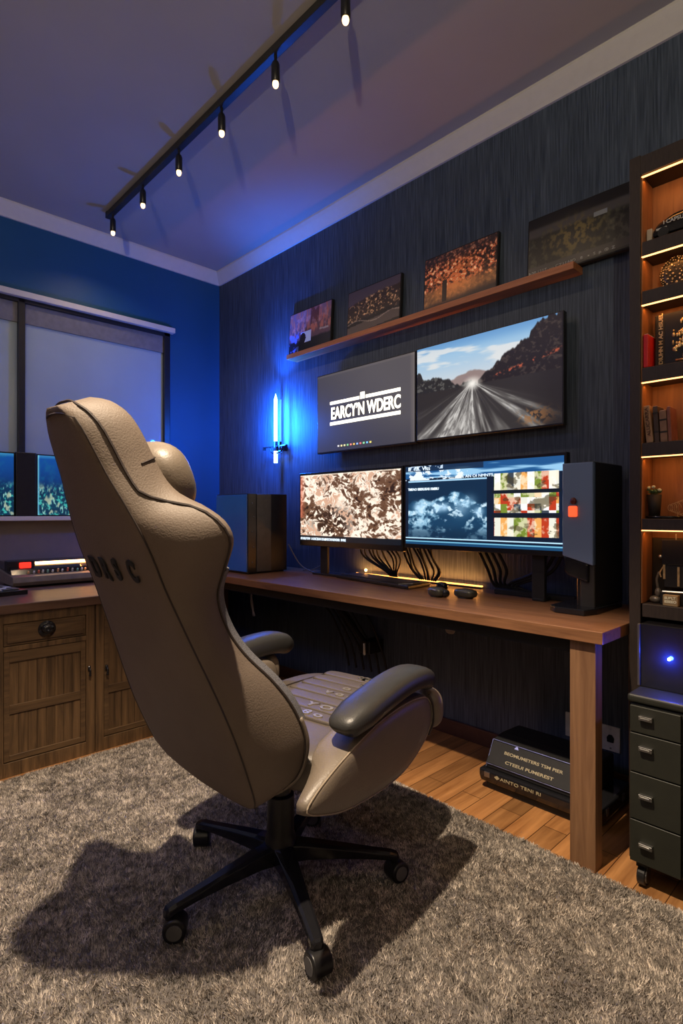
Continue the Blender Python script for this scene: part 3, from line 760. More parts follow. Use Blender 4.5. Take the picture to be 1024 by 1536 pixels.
pdn = thing('charm_pendant', 'small glowing red-orange charm hanging on the glossy face panel', 'charm', (2.938, -.3155, 1.125))
bm = B(); box(bm, -.016, .016, -.012, 0, -.028, .012); obj('red_block', bm, glow('charm_glow', (1, .10, .03), 1.3), pdn, bev=.005)
bm = B(); sph(bm, (.002, -.006, .03), (.012, .008, .013)); obj('cap', bm, mat('charm_dark_red', (.12, .015, .01), .3), pdn, smooth=True)
bm = B(); box(bm, -.012, .014, -.010, 0, .012, .018); obj('collar', bm, M_METAL, pdn)

# ================================================================= NEON SWORD wall lamp
sw = thing('sword_lamp', 'glowing blue neon sword lamp on the wall above the tower', 'wall lamp', (.80, -.055, 1.43))
M_NEON = glow('neon_core', (.30, .50, 1.0), 7)
M_NEONB = glow('neon_blue', (.03, .14, 1.0), 4)
bm = B(); tube(bm, [(0, 0, .14), (0, 0, .38), (0, 0, .45), (0, 0, .49)], lambda t: .012 if t < .7 else .012*(1-(t-.7)/.32), 12); obj('blade', bm, M_NEON, sw, smooth=True, label='bright white-blue blade tube')
bm = B(); tube(bm, [(.055, 0, .15), (.055, 0, .44)], .006, 10); obj('side_tube', bm, M_NEONB, sw, smooth=True)
bm = B(); tube(bm, [(.0, 0, .02), (.0, 0, .10)], .013, 12); obj('grip', bm, M_NEON, sw, smooth=True)
bm = B(); box(bm, -.13, .12, -.008, .008, .128, .136); tube(bm, [(-.065, 0, .13), (-.045, 0, .095), (.0, 0, .085), (.06, 0, .095), (.07, 0, .13)], .006, 8, 4)
cyl(bm, (0, -.0, .10), (0, 0, .165), .018); cyl(bm, (.05, 0, .10), (.05, 0, .16), .012); box(bm, -.02, .06, .008, .052, .10, .14); box(bm, -.134, -.124, -.01, .01, .115, .136)
obj('crossguard', bm, M_BLKG, sw, bev=.001)
light('neon_spill', 'AREA', (0, -.07, .28), SWORD_W*.65, BLUE, .06, rot=(math.radians(90), 0, 0), parent=sw, size_y=.30)
light('neon_wallwash', 'AREA', (0, .02, .28), SWORD_W*.12, BLUE, .10, rot=(math.radians(-90), 0, 0), parent=sw, size_y=.42)
light('neon_uplight', 'SPOT', (0, -.10, .50), SWORD_W*1.2, BLUE, .01, rot=(math.radians(180-16), math.radians(10), 0), parent=sw, spot_size=math.radians(84), spot_blend=1.0)
light('neon_point', 'POINT', (0, -.10, .30), SWORD_W*.55, BLUE, .02, parent=sw)

# ================================================================= BOOKSHELF
bs = thing('bookshelf', 'tall dark wooden shelf unit with amber-lit compartments at the right edge', 'bookshelf', (3.165, -.42, 0))
D_ = .40; WD = .74
bxo('side_panel', M_SHELF, bs, 0, .034, 0, D_, 0, 2.255)
bxo('side_panel', M_SHELF, bs, WD-.034, WD, 0, D_, 0, 2.255)
bxo('top_panel', M_SHELF, bs, .034, WD-.034, 0, D_, 2.190, 2.25)
BK = .105
bxo('back_panel', M_SHELFB, bs, .034, WD-.034, BK, BK+.012, .78, 2.19)
bxo('inner_side', M_SHELFB, bs, .034, .038, .004, BK, .822, 2.19)
unders = [1.93, 1.775, 1.528, 1.291, 1.057, .78]; tops = [1.975, 1.818, 1.574, 1.334, 1.093, .822]
for u, tp in zip(unders, tops): bxo('shelf_board', M_SHELF, bs, .038, WD-.034, .002, BK, u, tp)
M_LED = glow('shelf_led', (1, .43, .14), 4)
for u in [2.186]+unders[:-1]:
    s = bxo('led_strip', M_LED, bs, .036, WD-.036, .003, .009, u-.0035, u-.0003, bev=0, label='glowing amber strip')
    light('led_spill', 'AREA', (WD/2, .02, u-.008), .38, ORANGE, WD-.08, parent=bs, size_y=.012, rot=(math.radians(22), 0, 0))
SX, SY = 3.165, -.42
YS = -.375
# items
car = thing('model_car', 'black model car on the top compartment of the shelf unit', 'model car', (3.315, -.372, 1.9755))
bm = B(); loft(bm, [[(x, y*(1 if z < .05 else .7), z*s+.012) for y, z in ((-.03, .0), (-.032, .02), (-.026, .045), (-.016, .062), (.016, .062), (.026, .045), (.032, .02), (.03, 0))] for x, s in ((-.085, .4), (-.075, .7), (-.03, 1.0), (.04, 1.1), (.10, .9), (.12, .5))])
obj('car_body', bm, M_BLKG, car, smooth=True, bev=.001)
for x in (-.055, .085):
    for y in (-.028, .028):
        bm = B(); cyl(bm, (x, y-.006, .016), (x, y+.006, .016), .016); obj('wheel', bm, M_BLKM, car)
text('side_lettering', 'I CAPSUUR', .016, M_ICON, car, (-.055, -.0335, .040), (1, 0, 0), (0, 0, 1), bold=.0004)
bxo('stripe', M_ICON, car, -.075, -.045, -.0335, -.032, .026, .032, bev=0)
bx_ = bxo('small_box', mat('ivory_card', (.45, .42, .36), .6), None, 3.206, 3.222, -.385, -.345, 1.9755, 2.025); tag(bx_, 'small ivory box left of the black model car', 'box')
pl_ = thing('ornate_plate', 'round ornate gold and black plate on the second shelf compartment', 'plate', (3.287, -.352, 1.8185))
bm = B(); lathe(bm, [(.001, .0), (.044, .0), (.052, .004), (.050, .007), (.03, .005), (.001, .006)], (0, 0, .053), 32, 'Y'); obj('dish', bm, mat('plate_black', (.02, .018, .015), .3), pl_, smooth=True)
bm = B()
for ring, n_, r_ in ((.049, 44, .0022), (.041, 30, .0026), (.032, 12, .004), (.022, 9, .0032), (.012, 6, .003)):
    for i in range(n_):
        a = 2*PI*(i+random.uniform(-.25, .25))/n_; q = ring+random.uniform(-.002, .002); sph(bm, (q*math.cos(a), -.0085, .053+q*math.sin(a)), (r_*random.uniform(.6, 1.4), .0025, r_*random.uniform(.5, 1.3)), 6, 5)
obj('relief', bm, mat('pale_gold', (.6, .52, .38), .35, .6, var=.4, scale=120), pl_, smooth=True)
bm = B(); box(bm, -.018, .018, -.016, .010, 0, .004); obj('stand', bm, M_BLK, pl_)
rb = thing('red_book', 'bright red book on the third shelf compartment', 'book', (3.212, -.375, 1.5745))
bm = B(); box(bm, -.0075, .0075, -.038, .036, 0, .106); obj('cover', bm, mat('book_red', (.55, .012, .010), .4), rb, bev=.003)
bm = B(); box(bm, -.005, .005, -.034, .0375, .106, .1075); obj('page_block', bm, M_WHITE, rb)
fr = thing('relief_box', 'black presentation box with a golden ornate relief, third shelf compartment', 'box', (3.315, -.355, 1.5745))
bxo('case', M_BLK, fr, -.090, .12, -.012, .014, 0, .172, bev=.002)
bxo('spine_band', M_BLKM, fr, -.084, -.062, -.0135, -.012, .006, .164, bev=0)
text('spine_lettering', 'DIUHN M AC HSUEL', .0155, M_GOLD, fr, (-.067, -.0140, .012), (0, 0, 1), (-1, 0, 0), sx=1.15, bold=.0006)
bm = B(); rr = random.Random(9)
for i in range(90):
    a = rr.uniform(0, 2*PI); q = rr.random()**.6
    x = .005+q*.045*math.cos(a); z = .088+q*.065*math.sin(a)
    sph(bm, (x, -.014, z), (rr.uniform(.003, .008), .004, rr.uniform(.003, .008)), 7, 5)
box(bm, -.03, .03, -.016, -.012, .014, .020)
obj('relief', bm, M_GOLD, fr, smooth=True)
def book(name, label, x, lean, w, h, col, bands=None):
    t = thing(name, label, 'book', (x, -.375, 1.3345), 0, 'old books on the fourth shelf compartment'); t.rotation_euler = (0, lean, 0)
    bm = B(); box(bm, 0, w, -.030, .034, 0, h); obj('cover', bm, mat('cover_'+col[0], col[1], .6, var=.3), t, bev=.0015)
    bm = B(); box(bm, .002, w-.002, -.027, .035, h, h+.001); obj('page_block', bm, M_WHITE, t)
    if bands:
        bm = B()
        for z in bands: box(bm, -.0004, w+.0004, -.0312, -.029, z, z+.005)
        obj('spine_band', bm, M_BLKM, t)
    return t
bk = book('old_book', 'tan worn book with lettering, leftmost of the leaning books', 3.212, -.10, .020, .118, ('tan', (.34, .20, .11)))
text('spine_lettering', 'ALUCARRA', .014, mat('ink_brown', (.07, .03, .015), .6), bk, (.015, -.0318, .02), (0, 0, 1), (-1, 0, 0), sx=1.3)
book('old_book', 'dark brown book leaning between the tan and banded books', 3.236, -.06, .014, .114, ('darkbrown', (.05, .028, .02)), (.03, .09))
book('old_book', 'brown book with two dark spine bands among the leaning books', 3.2525, -.05, .020, .098, ('midbrown', (.22, .12, .075)), (.028, .066))
book('old_book', 'thin reddish book at the right end of the leaning books', 3.2745, -.05, .010, .108, ('reddish', (.20, .07, .05)))
tray = thing('glass_tray', 'round dark serving tray on the fifth shelf compartment', 'tray', (3.255, -.372, 1.0935))
bm = B(); lathe(bm, [(.001, .002), (.040, .002), (.042, .008), (.044, .008), (.042, 0), (.001, 0)]); bmesh.ops.scale(bm, vec=(1.25, .9, 1), verts=bm.verts); obj('dish', bm, M_BLKG, tray, smooth=True)
pot = thing('potted_plant', 'dark pot with pale green flowers on the fifth shelf compartment', 'plant', (3.226, -.375, 1.0955+.003))
bm = B(); lathe(bm, [(.001, 0), (.016, 0), (.021, .072), (.018, .072), (.015, .01)]); obj('pot', bm, M_BLKM, pot, smooth=True)
bm = B()
for i in range(26):
    a = random.uniform(0, 2*PI); q = random.uniform(.3, 1)*.020
    cyl(bm, (0, 0, .06), (q*math.cos(a), q*math.sin(a), random.uniform(.076, .092)), .0007, n=5)
    sph(bm, (q*math.cos(a), q*math.sin(a), .082+random.uniform(-.004, .008)), (.005, .004, .003), 6, 4)
obj('foliage', bm, mat('leaf_green', (.05, .13, .05), .5), pot, smooth=True)
bm = B()
for x, y, z in ((-.013, -.01, .094), (.001, -.012, .096), (.017, -.008, .086)): sph(bm, (x, y, z), (.006, .005, .005), 8, 6)
obj('flower', bm, mat('pale_petals', (.55, .62, .48), .5), pot, smooth=True)
wo = thing('wire_ornament', 'curled gold wire ornament beside the dark flower pot', 'ornament', (3.292, -.375, 1.0935+.0))
bm = B()
for k in range(6):
    pts = [((.006+.0035*k)*math.cos(t)*1.0-.018+.008*k, (k-2.5)*.004, .034+(.010+.0035*k)*math.sin(t)) for t in np.linspace(0, 5.6, 16)]
    tube(bm, pts, .0008, 5)
cyl(bm, (-.0, 0, 0.0), (0, 0, .022), .001); box(bm, -.012, .012, -.01, .01, 0, .002)
obj('wire', bm, M_GOLD, wo)
# sixth compartment
bp_ = bxo('backing_board', mat('board_black', (.012, .010, .009), .5), None, 3.205, 3.52, -.327, -.3165, .8225, 1.030); tag(bp_, 'flat black board leaning at the back of the lowest lit compartment', 'board')
ln = thing('lantern', 'black boxy lantern ornament in the lowest lit compartment', 'ornament', (3.290, -.365, .8225))
bm = B(); box(bm, -.040, .030, -.022, .022, .125, .205); obj('hood', bm, M_BLKG, ln, bev=.003)
bm = B(); box(bm, -.034, .026, -.018, .018, .055, .125); obj('body', bm, M_BLK, ln, bev=.002)
bm = B(); box(bm, .004, .010, -.0205, -.018, .06, .12); box(bm, .020, .024, -.0205, -.018, .06, .12); box(bm, -.036, -.030, -.0205, -.018, .08, .125); tube(bm, [(-.035, -.02, .12), (-.045, -.02, .10), (-.042, -.02, .085)], .002, 6, 3)
obj('gold_bars', bm, M_GOLD, ln)
bm = B(); cyl(bm, (-.005, 0, .205), (-.005, 0, .222), .0015); sph(bm, (-.047, -.008, .15), .006, 8, 6); obj('finial', bm, M_METAL, ln)
bm = B(); box(bm, -.045, .045, -.024, .024, 0, .040); obj('base', bm, M_BLK, ln, bev=.003)
bm = B(); tube(bm, [(-.036, -.026, .041), (.045, -.026, .043)], .003, 6); obj('rim', bm, M_METAL, ln)
gb = thing('gold_box', 'small gold box with lettering in front of the black lantern', 'box', (3.282, -.403, .8225))
bxo('case', mat('brass_card', (.36, .26, .14), .4, .3), gb, -.021, .021, -.011, .011, 0, .034)
text('lettering', 'SUBLT\nIESEEO', .011, mat('pale_print', (.8, .75, .55), .5), gb, (-.016, -.0115, .021), (1, 0, 0), (0, 0, 1), bold=.0004)
gl = thing('glass_figure', 'small clear glass figure left of the black lantern', 'ornament', (3.228, -.372, .8225))
bm = B(); sph(bm, (0, 0, .012), (.018, .014, .012)); sph(bm, (.008, 0, .034), (.010, .010, .016)); tube(bm, [(.008, 0, .045), (.004, 0, .075), (.012, 0, .10)], .0045, 8, 4)
obj('glass', bm, mat('smoky_glass', (.10, .085, .07), .08, coat=.5), gl, smooth=True)

# ================================================================= CART + box under the bookshelf
ct = thing('drawer_cart', 'black metal drawer cart on casters below the shelf unit', 'cart', (3.215, -.565, 0))
bxo('body', M_CART, ct, 0, .46, .004, .42, .075, .545, bev=.006)
bxo('lid', M_CART, ct, -.006, .466, -.004, .424, .548, .572, bev=.008)
zz = [.078, .205, .345, .462, .543]
for i in range(4):
    d = bxo('drawer', M_CART, ct, .004, .138, -.008, .004, zz[i]+.002, zz[i+1]-.002, bev=.002)
    zc = (.138, .28, .42, .5095)[i]
    bm = B(); box(bm, .032, .068, -.022, -.008, zc-.004, zc+.008); box(bm, .035, .062, -.0235, -.022, zc-.003, zc+.004)
    h = obj('pull_handle', bm, mat('pull_steel', (.25, .25, .24), .3, .9), d, bev=.002)
bxo('side_door', M_CART, ct, .144, .456, -.008, .004, .08, .541, bev=.002)
for x in (.03, .43):
    for y in (.03, .39):
        bm = B(); cyl(bm, (x-.011, y, .032), (x+.011, y, .032), .031, n=24)
        w = obj('caster', bm, M_BLK, ct, bev=.003)
        bm = B(); cyl(bm, (x-.013, y, .032), (x-.0105, y, .032), .022); cyl(bm, (x+.0105, y, .032), (x+.0135, y, .032), .022); obj('hub_cap', bm, M_METAL, w)
        bm = B(); box(bm, x-.016, x+.016, y-.014, y+.014, .056, .075); obj('bracket', bm, M_BLK, ct)
pb = thing('storage_box', 'black glossy computer box with a small blue light on the cart', 'computer', (3.207, -.475, .5725))
bxo('case', M_BLKG, pb, .008, .50, .006, .38, 0, .196, bev=.003)
bxo('side_rail', mat('rail_grey', (.12, .11, .10), .35, .5), pb, 0, .008, 0, .014, .002, .194)
bm = B(); sph(bm, (.088, .004, .098), .0045); obj('power_light', bm, glow('led_blue', (.15, .35, 1), 60), pb, smooth=True, label='bright blue power light')
light('power_spill', 'POINT', (.088, -.012, .098), 1.1, (.02, .06, 1), .006, parent=pb)

# unseen uplight added to warm the ceiling, shaped like a floor lamp
fl = thing('added_uplight', 'added unseen uplight that warms the ceiling, shaped like a black floor lamp', 'lamp', (4.85, -3.9, 0))
bm = B(); cyl(bm, (0, 0, 0), (0, 0, .025), .14); obj('base', bm, M_BLK, fl, bev=.004)
bm = B(); cyl(bm, (0, 0, .025), (0, 0, 1.72), .011); obj('pole', bm, M_BLK, fl)
bm = B(); lathe(bm, [(.02, 1.70), (.09, 1.74), (.15, 1.80), (.146, 1.80), (.085, 1.748), (.02, 1.71)]); obj('lamp_shade', bm, M_BLK, fl, smooth=True)
light('ceiling_fill_bulb', 'POINT', (0, 0, 1.79), UPFILL_W, (1, .86, .62), .04, parent=fl)

# ================================================================= UNDER THE DESK
cs = thing('equipment_case', 'low black hard case on the floor under the desk', 'case', (2.82, -.215, 0))
bm = B(); prism(bm, [(-.155, .03), (-.165, .055), (-.165, .085), (.14, .085), (.14, .03)], 'X', -.24, .24); obj('shell', bm, M_BLKG, cs, bev=.01)
bm = B(); box(bm, -.22, .22, -.14, .12, 0, .03); obj('foot', bm, M_BLKM, cs, bev=.006)
for a in [(x-.012, x+.012, -.170, -.163, .058, .078) for x in (-.20, -.19+.38)]+[(.24, .244, -.12, -.10, .055, .08), (.24, .244, .03, .05, .055, .08)]:
    bm = B(); box(bm, *a); obj('latch', bm, mat('latch_steel', (.3, .3, .3), .3, .9), cs, bev=.001)
text('lettering', '\u25c6AINTO TENI RI', .017, M_LETTER, cs, (-.17, -.1665, .062), (1, 0, 0), (0, 0, 1), sx=1.5)
pn = thing('black_receiver', 'black device with gold lettering resting on the low case', 'device', (2.80, -.215, .0855))
bm = B(); prism(bm, [(-.145, 0), (-.145, .022), (-.09, .098), (-.02, .108), (.12, .10), (.12, 0)], 'X', -.20, .20); obj('case', bm, M_BLKM, pn, bev=.006)
sl_ = Vector((0, .055, .076)).normalized()
text('lettering', 'BEOMUMETERS TSM PIER', .016, M_LETTER, pn, (-.135, -.1155, .062), (1, 0, 0), sl_, sx=1.35, bold=.0003)
text('lettering', 'CTEEUI PUMEREST', .016, M_LETTER, pn, (-.12, -.1355, .0345), (1, 0, 0), sl_, sx=1.5, bold=.0003)
bm = B()
for p, q in (((-.195, -.150, .006), (-.195, -.094, .10)), ((-.195, -.094, .10), (.19, -.094, .10)), ((-.195, -.149, .020), (.19, -.149, .020))): tube(bm, [p, q], .0015, 6)
obj('edge_trim', bm, M_METAL, pn)
text('emblem', '\u25b2', .02, M_METAL, pn, (-.10, -.099, .088), (1, 0, 0), sl_)
def outlet(label, x, z, w=.072, h=.10):
    t = thing('wall_outlet', label, 'outlet', (x, 0, z), 0, 'outlets on the wall below the desk')
    bxo('plate', mat('outlet_plate', (.62, .60, .56), .45), t, -w/2, w/2, -.008, -.0003, -h/2, h/2, bev=.002)
    bm = B(); prism(bm, [(-.012, -.014), (.012, -.014), (.014, .004), (.006, .016), (-.006, .016), (-.014, .004)], 'Y', -.011, -.008); obj('socket', bm, M_BLK, t)
    bm = B()
    for z_ in (-.038, .038): cyl(bm, (0, -.0095, z_), (0, -.008, z_), .004)
    obj('screw', bm, M_METAL, t)
    return t
outlet('grey wall outlet between the desk leg and the black cart', 2.954, .203)
outlet('grey wall outlet partly hidden by the wooden desk leg', 2.805, .214)
hb = thing('cable_grommet', 'pale rounded plate with a hole hanging below the desk', 'plate', (2.21, -.05, .56))
bm = B(); puff(bm, (0, 0, 0), (.030, .006, .045), .6); obj('plate', bm, mat('pale_plate', (.3, .28, .26), .5), hb, smooth=True)
bm = B(); cyl(bm, (0, -.008, .022), (0, -.004, .022), .010); obj('hole_ring', bm, M_BLK, hb)
bm = B(); cyl(bm, (0, 0, .03), (0, 0, .152), .004); obj('hanger', bm, M_BLK, hb)
sets = []
for i in range(6):
    x = 1.28+i*.06
    sets.append([(x, -.14, .70), (x+.03, -.12, .60), (x+.12, -.10, .50+rnd.uniform(-.04, .04)), (x+.2, -.07, .35), (x+.22, -.05, .22)])
cables('cable_bundle', 'tangle of black cables hanging under the left half of the desk', 'cables', sets, .006)
sets = [[(1.55+i*.12, -.16, .705), (1.62+i*.12, -.14, .64+rnd.uniform(-.03, .02)), (1.72+i*.12, -.13, .66), (1.80+i*.12, -.15, .705)] for i in range(5)]
cables('cable_bundle', 'short black cable loops hanging under the middle of the desk', 'cables', sets, .005)
cables('cable_bundle', 'pale grey twisted cable hanging under the desk beside the chair', 'cables', [[(.98, -.38, .705), (.985, -.38, .62), (.97, -.37, .56), (.99, -.36, .48)], [(.99, -.38, .705), (.97, -.375, .62), (.99, -.375, .55), (.975, -.36, .48)]], .006, mat('pale_cable', (.25, .24, .24), .5))
psx = thing('power_strip', 'dark power strip with white plugs under the desk', 'power strip', (1.85, -.17, .655))
bxo('strip', M_BLK, psx, -.22, .22, -.025, .025, .006, .05)
bm = B(); box(bm, -.2, -.19, -.02, .02, .05, .058); box(bm, .19, .2, -.02, .02, .05, .058); obj('bracket', bm, M_BLK, psx)
for i in range(4):
    bm = B(); box(bm, -.12+i*.045, -.095+i*.045, -.038, -.008, -.024+.006*(i % 2), .004); obj('plug', bm, M_WHITE if i % 2 else M_GREY, psx, bev=.004)
ar = bpy.data.objects.new('support_arm', None); COL.objects.link(ar); ar.parent = desk; ar.location = (-.25, .18, .705)
bm = B(); tube(bm, [(0, 0, 0), (.16, .0, -.16), (.34, .02, -.33)], .018, 10); obj('arm', bm, M_BLKM, ar)
bm = B(); box(bm, .30, .38, .0, .118, -.37, -.30); obj('wall_mount', bm, M_BLK, ar, bev=.006)
bm = B(); tube(bm, [(.35, -.01, -.31), (.36, -.02, -.34), (.352, -.01, -.37)], .007, 8); obj('white_clip', bm, M_WHITE, ar, label='white clip')

# ================================================================= CHAIR
ch = thing('swivel_chair', 'large taupe high-backed swivel chair on the shag rug', 'chair', (2.505, -1.327, .010), .15)
# --- star base
bm = B(); lathe(bm, [(.03, .075), (.046, .080), (.050, .10), (.045, .145), (.040, .16), (.040, .27), (.030, .275), (.030, .36), (.001, .36)]); obj('gas_column', bm, M_BLK, ch, smooth=True, bev=.002)
R_ = .335
for k in range(5):
    a = math.radians(40.4+72*k); ca, sa = math.cos(a), math.sin(a)
    def P(r, s, z): return (ca*r-sa*s, sa*r+ca*s, z)
    rings = []
    for r, w, z0, z1 in ((.02, .030, .080, .135), (.08, .026, .085, .130), (.18, .021, .082, .115), (.27, .018, .076, .100), (.325, .017, .070, .092), (.345, .016, .060, .086), (.352, .010, .058, .080)):
        rings.append([P(r, -w, z0), P(r, -w, z1-.006), P(r, -w*.55, z1), P(r, w*.55, z1), P(r, w, z1-.006), P(r, w, z0)])
    bm = B(); loft(bm, rings); leg = obj('base_spoke', bm, M_BLKG, ch, bev=.002, smooth=False)
    sw_ = a+(.5, 1.9, -.9, 2.6, .2)[k]
    c_ = Vector(P(R_, 0, 0)); ox, oy = math.cos(sw_)*.012, math.sin(sw_)*.012
    ax = Vector((-math.sin(sw_), math.cos(sw_), 0))
    wc = Vector((c_.x+ox, c_.y+oy, .031))
    bm = B(); cyl(bm, (c_.x, c_.y, .045), (c_.x, c_.y, .068), .008); obj('caster_stem', bm, M_METAL if k == 4 else M_BLK, leg)
    bm = B(); cyl(bm, wc-ax*.026, wc+ax*.026, .031, n=28); w = obj('caster', bm, M_BLK, ch, bev=.006, smooth=True)
    bm = B(); cyl(bm, wc-ax*.0275, wc-ax*.025, .020, n=24); cyl(bm, wc+ax*.025, wc+ax*.0275, .020, n=24); obj('hub_cap', bm, M_GREY, w)
# --- mechanism
bm = B(); box(bm, -.07, .07, -.06, .12, .34, .395); cyl(bm, (0, 0, .30), (0, 0, .36), .05); cyl(bm, (.07, .02, .36), (.26, .06, .35), .007)
box(bm, -.035, .035, -.17, -.04, .375, .415)
obj('tilt_mechanism', bm, M_BLKM, ch, bev=.008)
# --- backrest
RC = .40; sR, cR = math.sin(RC), math.cos(RC); U0 = -.018
def BP(u, v, w):
    w = w-.28*u*(1-float(sstep(-.05, .30, np.array(w))))
    return Vector((u+U0, -.28+v*cR-w*sR, .44+v*sR+w*cR))
ST = [(-.030, .158, .150, .028), (-.016, .172, .180, .045), (.0, .178, .210, .070), (.02, .182, .235, .100), (.05, .186, .250, .125), (.10, .190, .262, .145), (.16, .192, .250, .150), (.22, .188, .225, .140), (.30, .178, .187, .115),
      (.38, .165, .168, .102), (.47, .152, .178, .100), (.54, .143, .222, .110), (.60, .142, .262, .116), (.645, .138, .256, .114), (.685, .130, .212, .106), (.712, .122, .160, .100), (.745, .112, .130, .098),
      (.80, .092, .112, .098), (.86, .078, .100, .098), (.905, .066, .086, .092), (.94, .045, .060, .075), (.955, .025, .035, .055)]
SA = np.array(ST)
def prof(w):
    # smooth catmull interpolation of the stations
    W_ = SA[:, 0]; i = int(np.clip(np.searchsorted(W_, w)-1, 0, len(W_)-2)); t = (w-W_[i])/(W_[i+1]-W_[i])
    p0, p1, p2, p3 = SA[max(i-1, 0)], SA[i], SA[i+1], SA[min(i+2, len(SA)-1)]
    h = W_[i+1]-W_[i]
    m1 = (p2-p0)/max(p2[0]-p0[0], 1e-6)*h; m2 = (p3-p1)/max(p3[0]-p1[0], 1e-6)*h
    t2, t3 = t*t, t**3
    r = (2*t3-3*t2+1)*p1+(t3-2*t2+t)*m1+(-2*t3+3*t2)*p2+(t3-t2)*m2
    return r[1], r[2], r[3]
def half(w):
    ur, uf, D = prof(w)
    lip = min(.022, D*.3); du, dv = uf-ur, D
    pts = [(0, -.012*min(1, ur/.15)), (ur*.5, -.009*min(1, ur/.15)), (ur*.85, -.004), (ur*.97, .0), (ur+.004, .006)]
    nrm = Vector((dv, -du)).normalized()
    for t in (.15, .35, .55, .75, .92):
        bl = .012*math.sin(PI*t)*min(1, D/.1)
        pts.append((ur+du*t+nrm.x*bl, D*t+nrm.y*bl))
    pts += [(uf, D), (uf-lip*.25, D+lip*.7), (uf-lip*1.1, D+lip), (uf*.72-lip*.3, D+lip*.8)]
    hd = sstep(.66, .78, np.array(w)).item()
    cf = D+lip*.55-.028*(1-hd)*min(1, D/.1) + hd*.012
    pts += [(uf*.45, cf*.7+(D+lip*.7)*.3), (0, cf)]
    return pts
ws = np.concatenate([np.linspace(-.030, .02, 8), np.linspace(.035, .90, 62), np.linspace(.91, .955, 6)])
bm = B(); rings = []
for w in ws:
    h = half(w); ring = [BP(u, v, w) for u, v in h]+[BP(-u, v, w) for u, v in h[-2:0:-1]]
    rings.append(ring)
loft(bm, rings); back = obj('backrest', bm, M_TAUPE, ch, smooth=True, label='high taupe backrest with flared shoulders')
def line(f, w0, w1, n=50): return [f(w) for w in np.linspace(w0, w1, n)]
for s in (1, -1):
    pts = line(lambda w: BP(s*(prof(w)[0]+.002), .0035, w), -.018, .925)
    bm = B(); tube(bm, pts, .0022, 6); obj('rear_seam', bm, M_SEAM, back)
    def front(w, s=s):
        ur, uf, D = prof(w); k = sstep(.68, .76, np.array(w)).item()
        t = 1-.62*k; nrm = Vector((D, -(uf-ur))).normalized(); bl = .012*math.sin(PI*min(t, 1))*min(1, D/.1)+.0015
        return BP(s*(ur+(uf-ur)*t+nrm.x*bl), D*t+nrm.y*bl, w)
    bm = B(); tube(bm, line(front, -.018, .925), .003, 6); obj('front_piping', bm, M_SEAM, back)
    # woven trim along the waist
    wsr = np.linspace(.13, .53, 40); rs_ = []
    bm = B()
    for w in wsr:
        ur, uf, D = prof(w); rs_.append([BP(s*(uf+.0035), D-.002, w), BP(s*(uf-.001), D+.020, w), BP(s*(uf-.016), D+.026, w), BP(s*(uf-.016), D+.010, w), BP(s*(uf-.004), D-.004, w)])
    loft(bm, rs_); obj('woven_trim', bm, mat('woven_grey', (.13, .13, .145), .7, var=.5, scale=500, bump=.6, bscale=600), back, label='grey woven edge trim')
tp = [front(w, -1) for w in (.922, .935, .946)]+[BP(-.026, .026, .9575), BP(0, .026, .959), BP(.026, .026, .9575)]+[front(w, 1) for w in (.946, .935, .922)]
bm = B(); tube(bm, tp, .003, 6, 3); obj('front_piping', bm, M_SEAM, back)
# rear top seam
pts = []
w = .925; ur = prof(w)[0]
pts = [BP(-ur, .0035, w), BP(-ur*.6, -.004, w+.012), BP(0, -.006, w+.016), BP(ur*.6, -.004, w+.012), BP(ur, .0035, w)]
bm = B(); tube(bm, pts, .0022, 6, 4); obj('rear_seam', bm, M_SEAM, back)
w = .80; ur, uf, D = prof(w)
hp = half(w)[8:14]; bm = B(); tube(bm, [BP(u+.0012, v+.0012, w) for u, v in hp], .0018, 6, 3); obj('cross_seam', bm, M_SEAM, back)
# leather binding on the lower edge
bm = B(); tube(bm, [BP(prof(w)[1]+.002, prof(w)[2]+.004, w) for w in np.linspace(-.018, .14, 24)], .006, 8); obj('edge_binding', bm, M_TAUPE2, back, smooth=True)
# stencilled letters on the rear
def rearp(u, w): return BP(u, -.0135+.006*min(1, abs(u)/.15)**2, w)
ox_ = BP(1, 0, 0)-BP(0, 0, 0); oy_ = BP(0, 0, 1)-BP(0, 0, 0)
for i, (c, u) in enumerate((('D', -.095), ('R', -.045), ('S', .006), ('C', .057))):
    text('rear_letter', c, .070, M_BLKM, back, BP(u, -.0140+.003*(i in (0, 3)), .565), ox_, oy_, sx=.60, bold=.0028, ext=.0016, label='black stencilled letter')
# head pillow
mt = Matrix.Translation(BP(.0, .155, .735)) @ Matrix.Rotation(RC, 4, 'X')
bm = B(); puff(bm, (0, 0, 0), (.128, .060, .092), .75, mtx=mt); obj('head_pillow', bm, M_TAUPE2, ch, smooth=True)
# --- seat
bm = B(); puff(bm, (-.01, .165, .435), (.285, .33, .062), .38, 40, 24); seat = obj('seat', bm, M_TAUPE3, ch, smooth=True)
bm = B(); box(bm, -.22, .22, -.12, .40, .375, .40); obj('seat_pan', bm, M_BLKM, ch, bev=.01)
for i in range(7):
    f0 = .03+i*.062
    bm = B(); puff(bm, (0, f0+.027, .4985), (.175, .0275, .0085), .35, 20, 10); obj('seat_rib', bm, M_TAUPE3, seat, smooth=True)
rr = random.Random(2)
rows = {0: 'D 8 o', 1: 'Y O V', 2: '\u2044  Y', 3: 'v o S', 4: 'o  c', 5: '9 \u2022 3', 6: '\u20a9 O m'}
M_STUD = mat('silver_studs', (.50, .46, .38), .3, .75)
for i, s in rows.items():
    if i == 2: continue
    text('metal_glyphs', s, .042, M_STUD, seat, (-.02+.025*(i % 3), .03+i*.062+.010, .508), (1, 0, 0), (0, 1, 0), ext=.0022, bold=.0013, sx=1.4)
